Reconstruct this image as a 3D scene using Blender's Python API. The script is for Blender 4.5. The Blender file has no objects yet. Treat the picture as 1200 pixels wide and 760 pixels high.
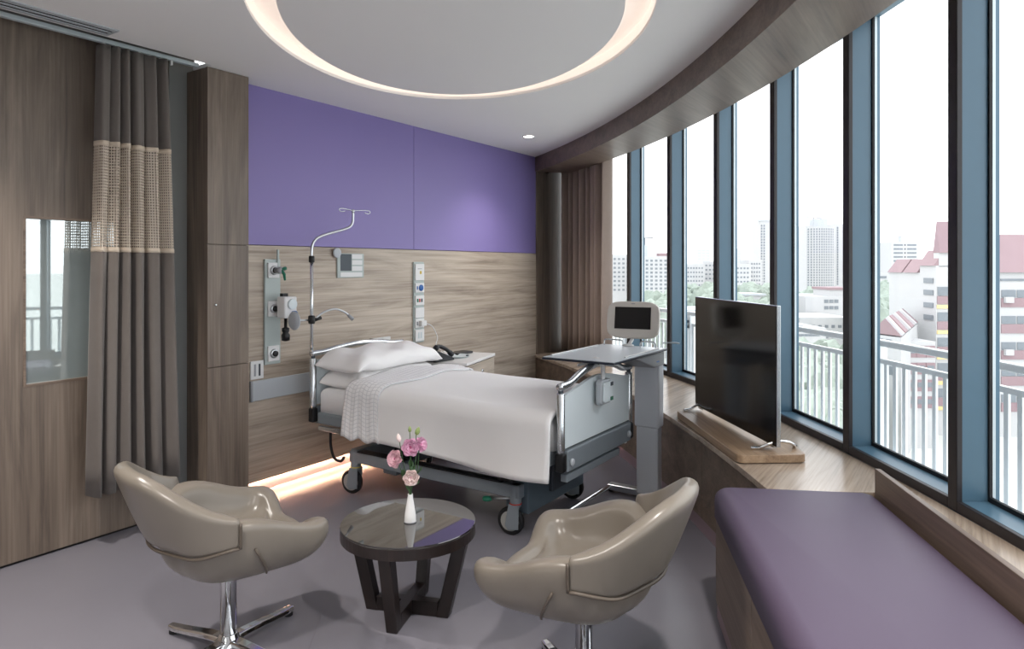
import bpy, bmesh, math, random
from mathutils import Vector, Matrix
random.seed(7)
scene = bpy.context.scene
COL = scene.collection

# ------------------------------------------------------------------ camera
F_PX, CAM_H, HORIZON, VPX = 800.0, 1.45, 312.0, 1130.0
TH = math.atan((VPX - 600.0) / F_PX)
cam_data = bpy.data.cameras.new('camera')
cam_data.sensor_fit = 'HORIZONTAL'
cam_data.sensor_width = 36.0
cam_data.lens = F_PX / 1200.0 * 36.0
cam_data.shift_y = -(380.0 - HORIZON) / 1200.0
cam_data.clip_start = 0.05
cam_data.clip_end = 6000
cam = bpy.data.objects.new('camera', cam_data)
cam.location = (0, 0, CAM_H)
cam.rotation_euler = (math.pi / 2, 0, TH - math.pi / 2)
COL.objects.link(cam)
scene.camera = cam

# ------------------------------------------------------------------ world, exposure
world = bpy.data.worlds.new('overcast_sky')
scene.world = world
world.use_nodes = True
wn, wl = world.node_tree.nodes, world.node_tree.links
wn.clear()
w_out = wn.new('ShaderNodeOutputWorld')
w_bg = wn.new('ShaderNodeBackground')
w_tc = wn.new('ShaderNodeTexCoord')
w_map = wn.new('ShaderNodeMapping')
w_map.inputs['Scale'].default_value = (1.6, 1.6, 5.0)
w_noise = wn.new('ShaderNodeTexNoise')
w_noise.inputs['Scale'].default_value = 1.3
w_noise.inputs['Detail'].default_value = 5
w_ramp = wn.new('ShaderNodeValToRGB')
w_ramp.color_ramp.elements[0].position = 0.3
w_ramp.color_ramp.elements[0].color = (0.865, 0.875, 0.905, 1)
w_ramp.color_ramp.elements[1].position = 0.7
w_ramp.color_ramp.elements[1].color = (0.945, 0.95, 0.965, 1)
wl.new(w_tc.outputs['Generated'], w_map.inputs['Vector'])
wl.new(w_map.outputs['Vector'], w_noise.inputs['Vector'])
wl.new(w_noise.outputs['Fac'], w_ramp.inputs['Fac'])
wl.new(w_ramp.outputs['Color'], w_bg.inputs['Color'])
w_bg.inputs['Strength'].default_value = SKY_STRENGTH = 1.0
wl.new(w_bg.outputs['Background'], w_out.inputs['Surface'])

vs = scene.view_settings
vs.view_transform = 'Standard'
vs.look = 'None'
vs.exposure = 1.75
vs.gamma = 1.0
vs.use_curve_mapping = False

# ------------------------------------------------------------------ constants of the room (metres)
CX, CY = -4.0, 11.0            # centre of the curved window wall
R_FRONT, R_SOFFIT, R_WIN = 12.45, 12.83, 13.065
Z_CEIL, Z_SOFFIT, Z_COUNTER = 2.603, 2.45, 0.52
Y_BACK, Y_DOOR, Y_CAB, Y_LIP = 3.774, 3.85, 3.63, 3.585
X_REAR = -2.6
PI = math.pi


def arc(R, deg, z=0.0):
    a = math.radians(deg)
    return (CX + R * math.cos(a), CY + R * math.sin(a), z)


# ------------------------------------------------------------------ materials
MATS = {}


def new_mat(name):
    m = bpy.data.materials.new(name)
    m.use_nodes = True
    MATS[name] = m
    return m, m.node_tree.nodes, m.node_tree.links, m.node_tree.nodes['Principled BSDF']


def srgb(r, g, b):
    def f(c):
        c /= 255.0
        return c / 12.92 if c <= 0.04045 else ((c + 0.055) / 1.055) ** 2.4
    return (f(r), f(g), f(b), 1.0)


def plain(name, col, rough=0.5, metal=0.0, coat=0.0, var=0.06, scale=6.0, bump=0.0, bscale=200.0, spec=0.5, ior=1.45, sheen=0.0):
    """Principled material whose colour carries a faint noise variation and optional fine relief."""
    m, n, l, b = new_mat(name)
    b.inputs['Roughness'].default_value = rough
    b.inputs['Metallic'].default_value = metal
    b.inputs['Coat Weight'].default_value = coat
    b.inputs['Specular IOR Level'].default_value = spec
    b.inputs['IOR'].default_value = ior
    b.inputs['Sheen Weight'].default_value = sheen
    tc = n.new('ShaderNodeTexCoord')
    no = n.new('ShaderNodeTexNoise')
    no.inputs['Scale'].default_value = scale
    no.inputs['Detail'].default_value = 3
    mix = n.new('ShaderNodeMix')
    mix.data_type = 'RGBA'
    mix.inputs[6].default_value = tuple(c * (1 - var) for c in col[:3]) + (1,)
    mix.inputs[7].default_value = tuple(min(1, c * (1 + var)) for c in col[:3]) + (1,)
    l.new(tc.outputs['Object'], no.inputs['Vector'])
    l.new(no.outputs['Fac'], mix.inputs[0])
    l.new(mix.outputs[2], b.inputs['Base Color'])
    if bump:
        nb = n.new('ShaderNodeTexNoise')
        nb.inputs['Scale'].default_value = bscale
        nb.inputs['Detail'].default_value = 2
        bp = n.new('ShaderNodeBump')
        bp.inputs['Strength'].default_value = bump
        bp.inputs['Distance'].default_value = 0.002
        l.new(tc.outputs['Object'], nb.inputs['Vector'])
        l.new(nb.outputs['Fac'], bp.inputs['Height'])
        l.new(bp.outputs['Normal'], b.inputs['Normal'])
    return m


def wood(name, axis, dark, mid, light, rough=0.45, scale=1.0, seed=0.0):
    """Oak-like laminate: long streaks plus slow cathedral figure along one axis."""
    m, n, l, b = new_mat(name)
    b.inputs['Roughness'].default_value = rough
    tc = n.new('ShaderNodeTexCoord')
    st = {'x': (1.1, 14, 14), 'y': (14, 1.1, 14), 'z': (14, 14, 1.1)}[axis]
    mp = n.new('ShaderNodeMapping')
    mp.inputs['Scale'].default_value = tuple(s * scale for s in st)
    mp.inputs['Location'].default_value = (seed, seed * 1.7, seed * 0.6)
    l.new(tc.outputs['Object'], mp.inputs['Vector'])
    n1 = n.new('ShaderNodeTexNoise')
    n1.inputs['Scale'].default_value = 0.8
    n1.inputs['Detail'].default_value = 8
    n1.inputs['Roughness'].default_value = 0.62
    n1.inputs['Distortion'].default_value = 0.8
    l.new(mp.outputs['Vector'], n1.inputs['Vector'])
    mp2 = n.new('ShaderNodeMapping')
    mp2.inputs['Scale'].default_value = tuple(s * scale * (7.0 if s > 5 else 1.6) for s in st)
    l.new(tc.outputs['Object'], mp2.inputs['Vector'])
    n2 = n.new('ShaderNodeTexNoise')
    n2.inputs['Scale'].default_value = 1.0
    n2.inputs['Detail'].default_value = 3
    l.new(mp2.outputs['Vector'], n2.inputs['Vector'])
    mixf = n.new('ShaderNodeMath')
    mixf.operation = 'MULTIPLY_ADD'
    mixf.inputs[1].default_value = 0.30
    l.new(n2.outputs['Fac'], mixf.inputs[0])
    sc = n.new('ShaderNodeMath')
    sc.operation = 'MULTIPLY'
    sc.inputs[1].default_value = 0.72
    l.new(n1.outputs['Fac'], sc.inputs[0])
    l.new(sc.outputs[0], mixf.inputs[2])
    rp = n.new('ShaderNodeValToRGB')
    e = rp.color_ramp.elements
    e[0].position, e[0].color = 0.34, dark
    e[1].position, e[1].color = 0.68, light
    em = rp.color_ramp.elements.new(0.5)
    em.color = mid
    l.new(mixf.outputs[0], rp.inputs['Fac'])
    l.new(rp.outputs['Color'], b.inputs['Base Color'])
    bp = n.new('ShaderNodeBump')
    bp.inputs['Strength'].default_value = 0.12
    bp.inputs['Distance'].default_value = 0.001
    l.new(n2.outputs['Fac'], bp.inputs['Height'])
    l.new(bp.outputs['Normal'], b.inputs['Normal'])
    return m


def emitter(name, col, strength):
    m, n, l, b = new_mat(name)
    b.inputs['Base Color'].default_value = (0.8, 0.8, 0.8, 1)
    b.inputs['Emission Color'].default_value = col
    b.inputs['Emission Strength'].default_value = strength
    return m


def glass(name, tint=(0.97, 0.985, 0.99, 1), refl=1.0, ior=1.45):
    m = bpy.data.materials.new(name)
    m.use_nodes = True
    MATS[name] = m
    n, l = m.node_tree.nodes, m.node_tree.links
    n.clear()
    out = n.new('ShaderNodeOutputMaterial')
    tr = n.new('ShaderNodeBsdfTransparent')
    tr.inputs['Color'].default_value = tint
    gl = n.new('ShaderNodeBsdfGlossy')
    gl.inputs['Roughness'].default_value = 0.0
    lw = n.new('ShaderNodeLayerWeight')
    lw.inputs['Blend'].default_value = 0.5
    pw = n.new('ShaderNodeMath'); pw.operation = 'POWER'; pw.inputs[1].default_value = 5.0
    fr = n.new('ShaderNodeMath'); fr.operation = 'MULTIPLY_ADD'; fr.inputs[1].default_value = 0.55 * refl; fr.inputs[2].default_value = 0.022 * refl
    mx = n.new('ShaderNodeMixShader')
    l.new(lw.outputs['Facing'], pw.inputs[0])
    l.new(pw.outputs[0], fr.inputs[0])
    l.new(fr.outputs[0], mx.inputs[0])
    l.new(tr.outputs[0], mx.inputs[1])
    l.new(gl.outputs[0], mx.inputs[2])
    l.new(mx.outputs[0], out.inputs['Surface'])
    return m


WD, WM, WL = srgb(84, 73, 65), srgb(112, 99, 88), srgb(136, 122, 109)
wood('oak_vertical', 'z', WD, WM, WL)
wood('oak_horizontal', 'x', srgb(134, 120, 107), srgb(174, 160, 145), srgb(200, 187, 172), seed=3.0)
wood('oak_counter', 'x', srgb(134, 119, 104), srgb(166, 150, 134), srgb(188, 173, 156), rough=0.24, seed=5.0)
wood('oak_front', 'x', srgb(86, 72, 62), srgb(110, 94, 82), srgb(132, 115, 100), seed=9.0)
wood('oak_fascia', 'x', srgb(84, 70, 62), srgb(108, 92, 82), srgb(128, 112, 99), rough=0.42, seed=1.0, scale=0.8)
wood('dark_stain', 'z', srgb(24, 18, 17), srgb(34, 26, 24), srgb(44, 34, 31), rough=0.35)
wood('oak_board', 'x', srgb(128, 104, 82), srgb(160, 134, 108), srgb(184, 158, 130), rough=0.4, seed=12.0)
plain('purple_wall', srgb(134, 121, 178), 0.45, var=0.03, scale=1.5, bump=0.03, bscale=90)
plain('white_ceiling', srgb(240, 239, 238), 0.75, var=0.012, scale=2.0, bump=0.03)
plain('floor_vinyl', srgb(122, 120, 128), 0.26, var=0.05, scale=2.2, bump=0.02, bscale=60, spec=0.55)
plain('skirting_vinyl', srgb(150, 128, 136), 0.45, var=0.04)
plain('jamb_grey', srgb(128, 129, 128), 0.5, var=0.03)
plain('dark_void', srgb(28, 25, 24), 0.8)
plain('frame_black', srgb(40, 37, 40), 0.45, var=0.05)
plain('frame_blue', srgb(78, 108, 127), 0.32, var=0.04, spec=0.55)
plain('frame_light', srgb(196, 206, 210), 0.35, metal=0.2)
plain('gasket', srgb(14, 14, 18), 0.6)
plain('chrome', (0.78, 0.79, 0.8, 1), 0.07, metal=1.0, var=0.02)
plain('brushed_steel', (0.56, 0.58, 0.6, 1), 0.28, metal=1.0, var=0.04, scale=20)
plain('silver_tube', (0.68, 0.71, 0.73, 1), 0.22, metal=0.9, var=0.03)
plain('bed_grey', srgb(138, 146, 152), 0.42, metal=0.25, var=0.04)
plain('bed_mid', srgb(92, 106, 116), 0.4, metal=0.2, var=0.04)
plain('bed_dark', srgb(66, 73, 80), 0.45, metal=0.2, var=0.05)
plain('bed_panel', srgb(218, 227, 230), 0.3, var=0.02)
plain('black_plastic', srgb(20, 20, 22), 0.4, var=0.05)
plain('rubber', srgb(22, 22, 24), 0.65, var=0.08)
plain('hub_grey', srgb(160, 160, 156), 0.5, var=0.03)
plain('white_plastic', srgb(222, 222, 222), 0.38, var=0.015)
plain('beige_plastic', srgb(206, 200, 192), 0.42, var=0.015)
plain('grey_plastic', srgb(150, 152, 156), 0.45, var=0.03)
plain('column_grey', srgb(204, 208, 214), 0.4, var=0.02)
plain('sage_plate', srgb(176, 186, 184), 0.42, var=0.02)
plain('bumper_grey', srgb(182, 187, 192), 0.45, var=0.02)
plain('blue_plastic', srgb(40, 96, 168), 0.4)
plain('green_plastic', srgb(24, 108, 84), 0.4)
plain('red_plastic', srgb(200, 52, 40), 0.4)
plain('yellow_plastic', srgb(206, 178, 60), 0.4)
plain('linen', srgb(246, 244, 243), 0.85, var=0.012, scale=8, bump=0.15, bscale=240, sheen=0.15)
plain('linen_sheet', srgb(240, 240, 241), 0.85, var=0.02, scale=40, bump=0.2, bscale=240, sheen=0.1)
plain('taupe_leather', srgb(118, 111, 102), 0.30, var=0.05, scale=5, bump=0.06, bscale=420, spec=0.5)
plain('leather_seam', srgb(88, 79, 70), 0.5, var=0.05)
plain('purple_vinyl', srgb(84, 73, 92), 0.5, var=0.05, scale=4, bump=0.05, bscale=350, spec=0.4)
plain('curtain_taupe', srgb(106, 99, 94), 0.85, var=0.05, scale=30, bump=0.12, bscale=500, sheen=0.15)
plain('curtain_brown', srgb(166, 148, 137), 0.85, var=0.05, scale=25, bump=0.12, bscale=500, sheen=0.15)
plain('curtain_hem', srgb(205, 190, 172), 0.8, var=0.04)
plain('glass_dark', srgb(34, 30, 27), 0.03, var=0.04, spec=1.0, ior=1.6, coat=0.6)
plain('screen_black', srgb(14, 12, 11), 0.16, var=0.1, spec=0.5)
plain('tv_back', srgb(16, 16, 17), 0.35)
plain('table_grey', srgb(208, 214, 219), 0.28, var=0.015)
plain('table_edge', srgb(30, 38, 52), 0.4)
plain('cabinet_white', srgb(232, 230, 228), 0.3, var=0.01)
plain('phone_black', srgb(22, 24, 30), 0.35, var=0.05)
plain('vase_white', srgb(236, 235, 235), 0.18, var=0.01)
plain('petal_pink', srgb(238, 188, 214), 0.6, var=0.18, scale=60)
plain('petal_blush', srgb(240, 200, 210), 0.6, var=0.14, scale=60)
plain('petal_pale', srgb(246, 226, 222), 0.6, var=0.08, scale=60)
plain('petal_heart', srgb(196, 110, 150), 0.6, var=0.1)
plain('bud_green', srgb(150, 166, 104), 0.6, var=0.1, scale=60)
plain('stem_green', srgb(62, 92, 56), 0.55, var=0.15, scale=40)
plain('grout_line', srgb(100, 95, 104), 0.6)
plain('rail_white', srgb(238, 240, 241), 0.4, var=0.02)
plain('city_white', srgb(182, 182, 183), 0.8, var=0.03, scale=0.3)
plain('city_grey', srgb(176, 180, 184), 0.8, var=0.04, scale=0.3)
plain('city_haze_tint', srgb(188, 195, 202), 0.85, var=0.02, scale=0.1)  # haze of distance mixed into this pale blue grey
plain('city_red', srgb(146, 124, 128), 0.75, var=0.05, scale=0.6)
plain('city_dark_red', srgb(128, 90, 92), 0.75, var=0.05)
plain('city_yellow', srgb(214, 192, 140), 0.75, var=0.04)
plain('city_window', srgb(118, 124, 130), 0.4, var=0.25, scale=0.8)
plain('city_dark', srgb(96, 98, 102), 0.6, var=0.05)
plain('city_leaf_hazed', srgb(146, 156, 146), 0.85, var=0.3, scale=6.0)  # greyed pale green, distance haze put into the leaf colour
plain('city_bark', srgb(110, 100, 90), 0.85)
plain('city_ground', srgb(206, 208, 203), 0.9, var=0.12, scale=0.02)
emitter('led_warm', (1.0, 0.66, 0.40, 1), 48.0)
emitter('cove_glow', (1.0, 0.79, 0.64, 1), 0.17)
emitter('lamp_face', (1.0, 0.93, 0.84, 1), 12.0)
glass('window_glass')


def door_glass():
    m, n, l, b = new_mat('door_glass')
    b.inputs['Base Color'].default_value = srgb(176, 188, 188)
    b.inputs['Metallic'].default_value = 0.35
    b.inputs['Roughness'].default_value = 0.02
    b.inputs['IOR'].default_value = 2.6
    b.inputs['Specular IOR Level'].default_value = 0.8
    return m


door_glass()


def net_fabric():
    """Cream mesh band of the cubicle curtain: woven grid with open holes (UV in metres)."""
    m, n, l, b = new_mat('curtain_net')
    b.inputs['Base Color'].default_value = srgb(202, 188, 172)
    b.inputs['Roughness'].default_value = 0.85
    uv = n.new('ShaderNodeUVMap')
    sep = n.new('ShaderNodeSeparateXYZ')
    l.new(uv.outputs[0], sep.inputs[0])
    holes = []
    for ax, per in (('X', 0.0125), ('Y', 0.0150)):
        d = n.new('ShaderNodeMath'); d.operation = 'DIVIDE'; d.inputs[1].default_value = per
        fr = n.new('ShaderNodeMath'); fr.operation = 'FRACT'
        g = n.new('ShaderNodeMath'); g.operation = 'GREATER_THAN'; g.inputs[1].default_value = 0.42
        l.new(sep.outputs[ax], d.inputs[0]); l.new(d.outputs[0], fr.inputs[0]); l.new(fr.outputs[0], g.inputs[0])
        holes.append(g)
    mu = n.new('ShaderNodeMath'); mu.operation = 'MULTIPLY'
    l.new(holes[0].outputs[0], mu.inputs[0]); l.new(holes[1].outputs[0], mu.inputs[1])
    tr = n.new('ShaderNodeBsdfTransparent')
    mx = n.new('ShaderNodeMixShader')
    out = [x for x in n if x.type == 'OUTPUT_MATERIAL'][0]
    l.new(mu.outputs[0], mx.inputs[0]); l.new(b.outputs[0], mx.inputs[1]); l.new(tr.outputs[0], mx.inputs[2])
    l.new(mx.outputs[0], out.inputs['Surface'])


net_fabric()


def waffle_linen():
    """Turned-back sheet with a fine woven check relief."""
    m, n, l, b = new_mat('waffle_linen')
    b.inputs['Roughness'].default_value = 0.85
    tc = n.new('ShaderNodeTexCoord')
    br = n.new('ShaderNodeTexBrick')
    br.offset = 0.0
    br.inputs['Scale'].default_value = 1.0
    br.inputs['Brick Width'].default_value = 0.03
    br.inputs['Row Height'].default_value = 0.03
    br.inputs['Mortar Size'].default_value = 0.003
    br.inputs['Color1'].default_value = srgb(243, 242, 242)
    br.inputs['Color2'].default_value = srgb(246, 245, 246)
    br.inputs['Mortar'].default_value = srgb(220, 220, 222)
    uv = n.new('ShaderNodeUVMap')
    l.new(uv.outputs[0], br.inputs['Vector'])
    l.new(br.outputs['Color'], b.inputs['Base Color'])
    bp = n.new('ShaderNodeBump'); bp.inputs['Strength'].default_value = 0.4; bp.inputs['Distance'].default_value = 0.002
    l.new(br.outputs['Fac'], bp.inputs['Height']); bp.invert = True
    l.new(bp.outputs['Normal'], b.inputs['Normal'])


waffle_linen()


# ------------------------------------------------------------------ mesh builders
class MB:
    """Collects shapes and links them as ONE mesh object."""

    def __init__(self, org=(0, 0, 0)):
        self.v, self.f, self.uv, self.org = [], [], {}, Vector(org)

    def add(self, verts, faces):
        o = len(self.v)
        self.v += [Vector(p) for p in verts]
        self.f += [tuple(i + o for i in fc) for fc in faces]
        return self

    def box(self, x0, x1, y0, y1, z0, z1, M=None):
        x0, x1 = min(x0, x1), max(x0, x1); y0, y1 = min(y0, y1), max(y0, y1); z0, z1 = min(z0, z1), max(z0, z1)
        p = [(x0, y0, z0), (x1, y0, z0), (x1, y1, z0), (x0, y1, z0), (x0, y0, z1), (x1, y0, z1), (x1, y1, z1), (x0, y1, z1)]
        if M is not None:
            p = [M @ Vector(q) for q in p]
        return self.add(p, [(0, 3, 2, 1), (4, 5, 6, 7), (0, 1, 5, 4), (1, 2, 6, 5), (2, 3, 7, 6), (3, 0, 4, 7)])

    def prism(self, poly, z0, z1, M=None):
        """Vertical extrusion of a counter-clockwise plan polygon."""
        n = len(poly)
        p = [(a, b, z0) for a, b in poly] + [(a, b, z1) for a, b in poly]
        if M is not None:
            p = [M @ Vector(q) for q in p]
        return self.add(p, [tuple(range(n - 1, -1, -1)), tuple(range(n, 2 * n))] + [(i, (i + 1) % n, n + (i + 1) % n, n + i) for i in range(n)])

    def arcbox(self, R0, R1, a0, a1, z0, z1, n=24):
        """Curved bar concentric with the window wall, between angles a0 > a1 (degrees)."""
        p = []
        for i in range(n + 1):
            a = a0 + (a1 - a0) * i / n
            p += [arc(R0, a, z0), arc(R1, a, z0), arc(R1, a, z1), arc(R0, a, z1)]
        f = [(0, 1, 2, 3), (4 * n + 3, 4 * n + 2, 4 * n + 1, 4 * n)]
        for i in range(n):
            for j in range(4):
                f.append((4 * i + (j + 1) % 4, 4 * i + j, 4 * i + 4 + j, 4 * i + 4 + (j + 1) % 4))
        return self.add(p, f)

    def tube(self, pts, r, seg=10, caps=True, closed=False):
        """Round tube through points; r may be a number or one radius per point."""
        pts = [Vector(p) for p in pts]
        n = len(pts)
        rs = r if isinstance(r, (list, tuple)) else [r] * n
        ring, base = [], len(self.v)
        up = None
        for i in range(n):
            if closed:
                t = pts[(i + 1) % n] - pts[i - 1]
            else:
                t = pts[min(i + 1, n - 1)] - pts[max(i - 1, 0)]
            t.normalize()
            if up is None:
                up = Vector((0, 0, 1)) if abs(t.z) < 0.9 else Vector((1, 0, 0))
            s = t.cross(up)
            if s.length < 1e-4:
                s = t.cross(Vector((0, 1, 0)))
            s.normalize()
            up = s.cross(t).normalized()
            for k in range(seg):
                a = 2 * PI * k / seg
                self.v.append(pts[i] + (s * math.cos(a) + up * math.sin(a)) * rs[i])
        m = n if closed else n - 1
        for i in range(m):
            for k in range(seg):
                a, b = base + i * seg + k, base + i * seg + (k + 1) % seg
                c, d = base + ((i + 1) % n) * seg + (k + 1) % seg, base + ((i + 1) % n) * seg + k
                self.f.append((a, d, c, b))
        if caps and not closed:
            self.f.append(tuple(base + k for k in range(seg)))
            self.f.append(tuple(base + (n - 1) * seg + k for k in range(seg - 1, -1, -1)))
        return self

    def lathe(self, prof, c=(0, 0, 0), seg=24, M=None):
        """Profile of (radius, height) turned about a vertical axis at c (or the frame M)."""
        base = len(self.v)
        c = Vector(c)
        for r, z in prof:
            for k in range(seg):
                a = 2 * PI * k / seg
                p = Vector((r * math.cos(a), r * math.sin(a), z))
                self.v.append((M @ p) if M is not None else c + p)
        for i in range(len(prof) - 1):
            for k in range(seg):
                a, b = base + i * seg + k, base + i * seg + (k + 1) % seg
                self.f.append((a, b, b + seg, a + seg))
        self.f.append(tuple(base + k for k in range(seg - 1, -1, -1)))
        e = base + (len(prof) - 1) * seg
        self.f.append(tuple(e + k for k in range(seg)))
        return self

    def grid(self, fn, nu, nv, wrap=False):
        """Surface fn(i/nu, j/nv) -> point."""
        base = len(self.v)
        mu = nu if wrap else nu + 1
        for i in range(mu):
            for j in range(nv + 1):
                self.v.append(Vector(fn(i / nu, j / nv)))
        for i in range(nu):
            for j in range(nv):
                a = base + i * (nv + 1) + j
                b = base + ((i + 1) % mu) * (nv + 1) + j
                self.f.append((a, b, b + 1, a + 1))
        return self

    def build(self, name, mat, parent=None, smooth=False, bevel=0.0, seg=2, subsurf=0, solid=0.0, uvs=None, label=None):
        me = bpy.data.meshes.new(name)
        me.from_pydata([tuple(p - self.org) for p in self.v], [], self.f)
        me.validate()
        me.materials.append(MATS[mat])
        if smooth:
            me.polygons.foreach_set('use_smooth', [True] * len(me.polygons))
        if uvs:
            lay = me.uv_layers.new(name='UVMap')
            for lp in me.loops:
                lay.data[lp.index].uv = uvs[lp.vertex_index]
        me.update()
        o = bpy.data.objects.new(name, me)
        COL.objects.link(o)
        if parent is not None:
            o.parent = parent
        if solid:
            md = o.modifiers.new('thickness', 'SOLIDIFY'); md.thickness = solid; md.offset = 0
        if bevel:
            md = o.modifiers.new('bevel', 'BEVEL'); md.width = bevel; md.segments = seg
            md.limit_method = 'ANGLE'; md.angle_limit = math.radians(35)
            md.harden_normals = False
        if subsurf:
            md = o.modifiers.new('subsurf', 'SUBSURF'); md.levels = subsurf; md.render_levels = subsurf
        if label:
            o['label'] = label
        return o


def tag(o, label, cat, group=None):
    o['label'] = label
    o['category'] = cat
    if group:
        o['group'] = group
    return o


def thing(name, label, cat, loc=(0, 0, 0), rotz=0.0, group=None):
    o = bpy.data.objects.new(name, None)
    o.empty_display_size = 0.1
    COL.objects.link(o)
    o.location = loc
    o.rotation_euler = (0, 0, rotz)
    return tag(o, label, cat, group)


def struct(o, label=None, cat=None):
    o['kind'] = 'structure'
    if label:
        o['label'] = label
    if cat:
        o['category'] = cat
    return o


def struct_empty(name, loc, label, cat):
    return struct(thing(name, label, cat, loc), label, cat)


def copy_tree(o, parent=None):
    c = o.copy()
    COL.objects.link(c)
    c.parent = parent
    for ch in list(o.children):
        copy_tree(ch, c)
    return c


def smooth_path(pts, n=8, closed=False):
    """Catmull-Rom through the points."""
    P = [Vector(p) for p in pts]
    out = []
    m = len(P)
    for i in range(m if closed else m - 1):
        if closed:
            a, b, c, d = P[i - 1], P[i], P[(i + 1) % m], P[(i + 2) % m]
        else:
            a, b, c, d = P[max(i - 1, 0)], P[i], P[i + 1], P[min(i + 2, m - 1)]
        for k in range(n):
            t = k / n
            out.append(0.5 * ((2 * b) + (c - a) * t + (2 * a - 5 * b + 4 * c - d) * t * t + (3 * b - a - 3 * c + d) * t ** 3))
    if not closed:
        out.append(P[-1])
    return out


def rounded_rect(w, h, r, n=5):
    """Counter-clockwise outline centred on the origin."""
    out = []
    for cx, cy, a0 in ((w / 2 - r, h / 2 - r, 0), (-w / 2 + r, h / 2 - r, 90), (-w / 2 + r, -h / 2 + r, 180), (w / 2 - r, -h / 2 + r, 270)):
        for k in range(n + 1):
            a = math.radians(a0 + 90 * k / n)
            out.append((cx + r * math.cos(a), cy + r * math.sin(a)))
    return out


def frame_matrix(origin, ex, ey, ez):
    M = Matrix.Identity(4)
    for i, e in enumerate((Vector(ex), Vector(ey), Vector(ez))):
        M[0][i], M[1][i], M[2][i] = e
    M[0][3], M[1][3], M[2][3] = origin
    return M


# ================================================================== STRUCTURE
ANG_A, ANG_B = -33.2, -84.0                  # window wall from the headboard wall to the rear wall
X_WIN_BACK = CX + math.sqrt(13.3 ** 2 - (Y_BACK - CY) ** 2)


def arc_pts(R, a0, a1, n):
    return [arc(R, a0 + (a1 - a0) * i / n)[:2] for i in range(n + 1)]


# ---- floor
flo = [(X_REAR, Y_DOOR + 0.15)] + arc_pts(13.32, -84.2, -33.0, 40)[0:]
flo = [(X_REAR, 4.0)] + [(X_REAR, CY - math.sqrt(13.32 ** 2 - (X_REAR - CX) ** 2))] + arc_pts(13.32, -83.5, -32.2, 40)
flo[-1] = (flo[-1][0], 4.0)
floor = struct(MB().prism(flo, -0.08, 0.0).build('floor', 'floor_vinyl'), 'grey lilac vinyl floor of the hospital room', 'floor')
# welded vinyl seams that show on the floor
for p, q in (((0.6, 1.15), (2.05, 2.33)), ((2.42, 1.25), (3.6, 1.95))):
    d = (Vector(q) - Vector(p)).normalized()
    n_ = Vector((-d.y, d.x)) * 0.0012
    MB().prism([tuple(Vector(p) - n_), tuple(Vector(q) - n_), tuple(Vector(q) + n_), tuple(Vector(p) + n_)], -0.0005, 0.0006).build('seam', 'grout_line', floor)

# ---- ceiling with the elliptical light cove
E_C, E_A, E_B, E_ROT = Vector((2.634, 2.091)), 1.369, 0.932, math.radians(39.2)


def ell(t, a, b):
    c, s = math.cos(E_ROT), math.sin(E_ROT)
    x, y = a * math.cos(t), b * math.sin(t)
    return (E_C.x + c * x - s * y, E_C.y + s * x + c * y)


GAP = 0.135
outline = [(X_REAR, Y_LIP), (X_REAR, CY - math.sqrt(12.5 ** 2 - (X_REAR - CX) ** 2))] + arc_pts(12.5, -83.2, -35.6, 60) + [(6.19, Y_BACK + 0.01), (2.312, Y_BACK + 0.01), (2.312, Y_LIP)]


def ray_out(c, ang):
    d = Vector((math.cos(ang), math.sin(ang)))
    best = None
    for i in range(len(outline)):
        p, q = Vector(outline[i]), Vector(outline[(i + 1) % len(outline)])
        e = q - p
        den = d.x * e.y - d.y * e.x
        if abs(den) < 1e-9:
            continue
        w = p - c
        t = (w.x * e.y - w.y * e.x) / den
        s = (w.x * d.y - w.y * d.x) / den
        if t > 1e-6 and -1e-6 <= s <= 1 + 1e-6 and (best is None or t > best):
            best = t
    return c + d * best


N = 160
tl = []
for i in range(N):
    p = Vector(ell(2 * PI * i / N, E_A, E_B)) - E_C
    tl.append((math.atan2(p.y, p.x), None))
for (ox, oy) in outline:
    tl.append((math.atan2(oy - E_C.y, ox - E_C.x), (ox, oy)))
tl.sort(key=lambda t: t[0])
vs_, fs_ = [], []
c_, s_ = math.cos(E_ROT), math.sin(E_ROT)
for ang, corner in tl:
    dx, dy = math.cos(ang), math.sin(ang)
    lx, ly = dx * c_ + dy * s_, -dx * s_ + dy * c_
    r = 1 / math.sqrt((lx / E_A) ** 2 + (ly / E_B) ** 2)
    vs_.append((E_C.x + dx * r, E_C.y + dy * r, Z_CEIL))
    o = Vector(corner) if corner else ray_out(E_C, ang)
    vs_.append((o.x, o.y, Z_CEIL))
    vs_.append((E_C.x + dx * r, E_C.y + dy * r, Z_CEIL + 0.02))
    vs_.append((o.x, o.y, Z_CEIL + 0.02))
n = len(tl)
for i in range(n):
    a, b = 4 * i, 4 * ((i + 1) % n)
    fs_ += [(a, a + 1, b + 1, b), (a + 2, b + 2, b + 3, a + 3), (a, b, b + 2, a + 2), (a + 1, a + 3, b + 3, b + 1)]
ceiling = struct(MB().add(vs_, fs_).build('ceiling', 'white_ceiling'), 'flat white ceiling with a glowing oval cove', 'ceiling')
# roof slab above everything
struct(MB().prism(flo, 3.0, 3.1).build('trim_1', 'white_ceiling'), 'concrete slab above the ceiling', 'slab')
# oval island inside the cove
NE = 96
isl = [ell(2 * PI * i / NE, E_A - GAP, E_B - GAP) for i in range(NE)]
MB().prism(isl, Z_CEIL, Z_CEIL + 0.02).build('cove_island', 'white_ceiling', ceiling)
# recess of the cove: upstand and top glow in place of a hidden light strip
out_e = [ell(2 * PI * i / NE, E_A, E_B) for i in range(NE)]
in_e = [ell(2 * PI * i / NE, E_A - GAP - 0.13, E_B - GAP - 0.13) for i in range(NE)]


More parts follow.
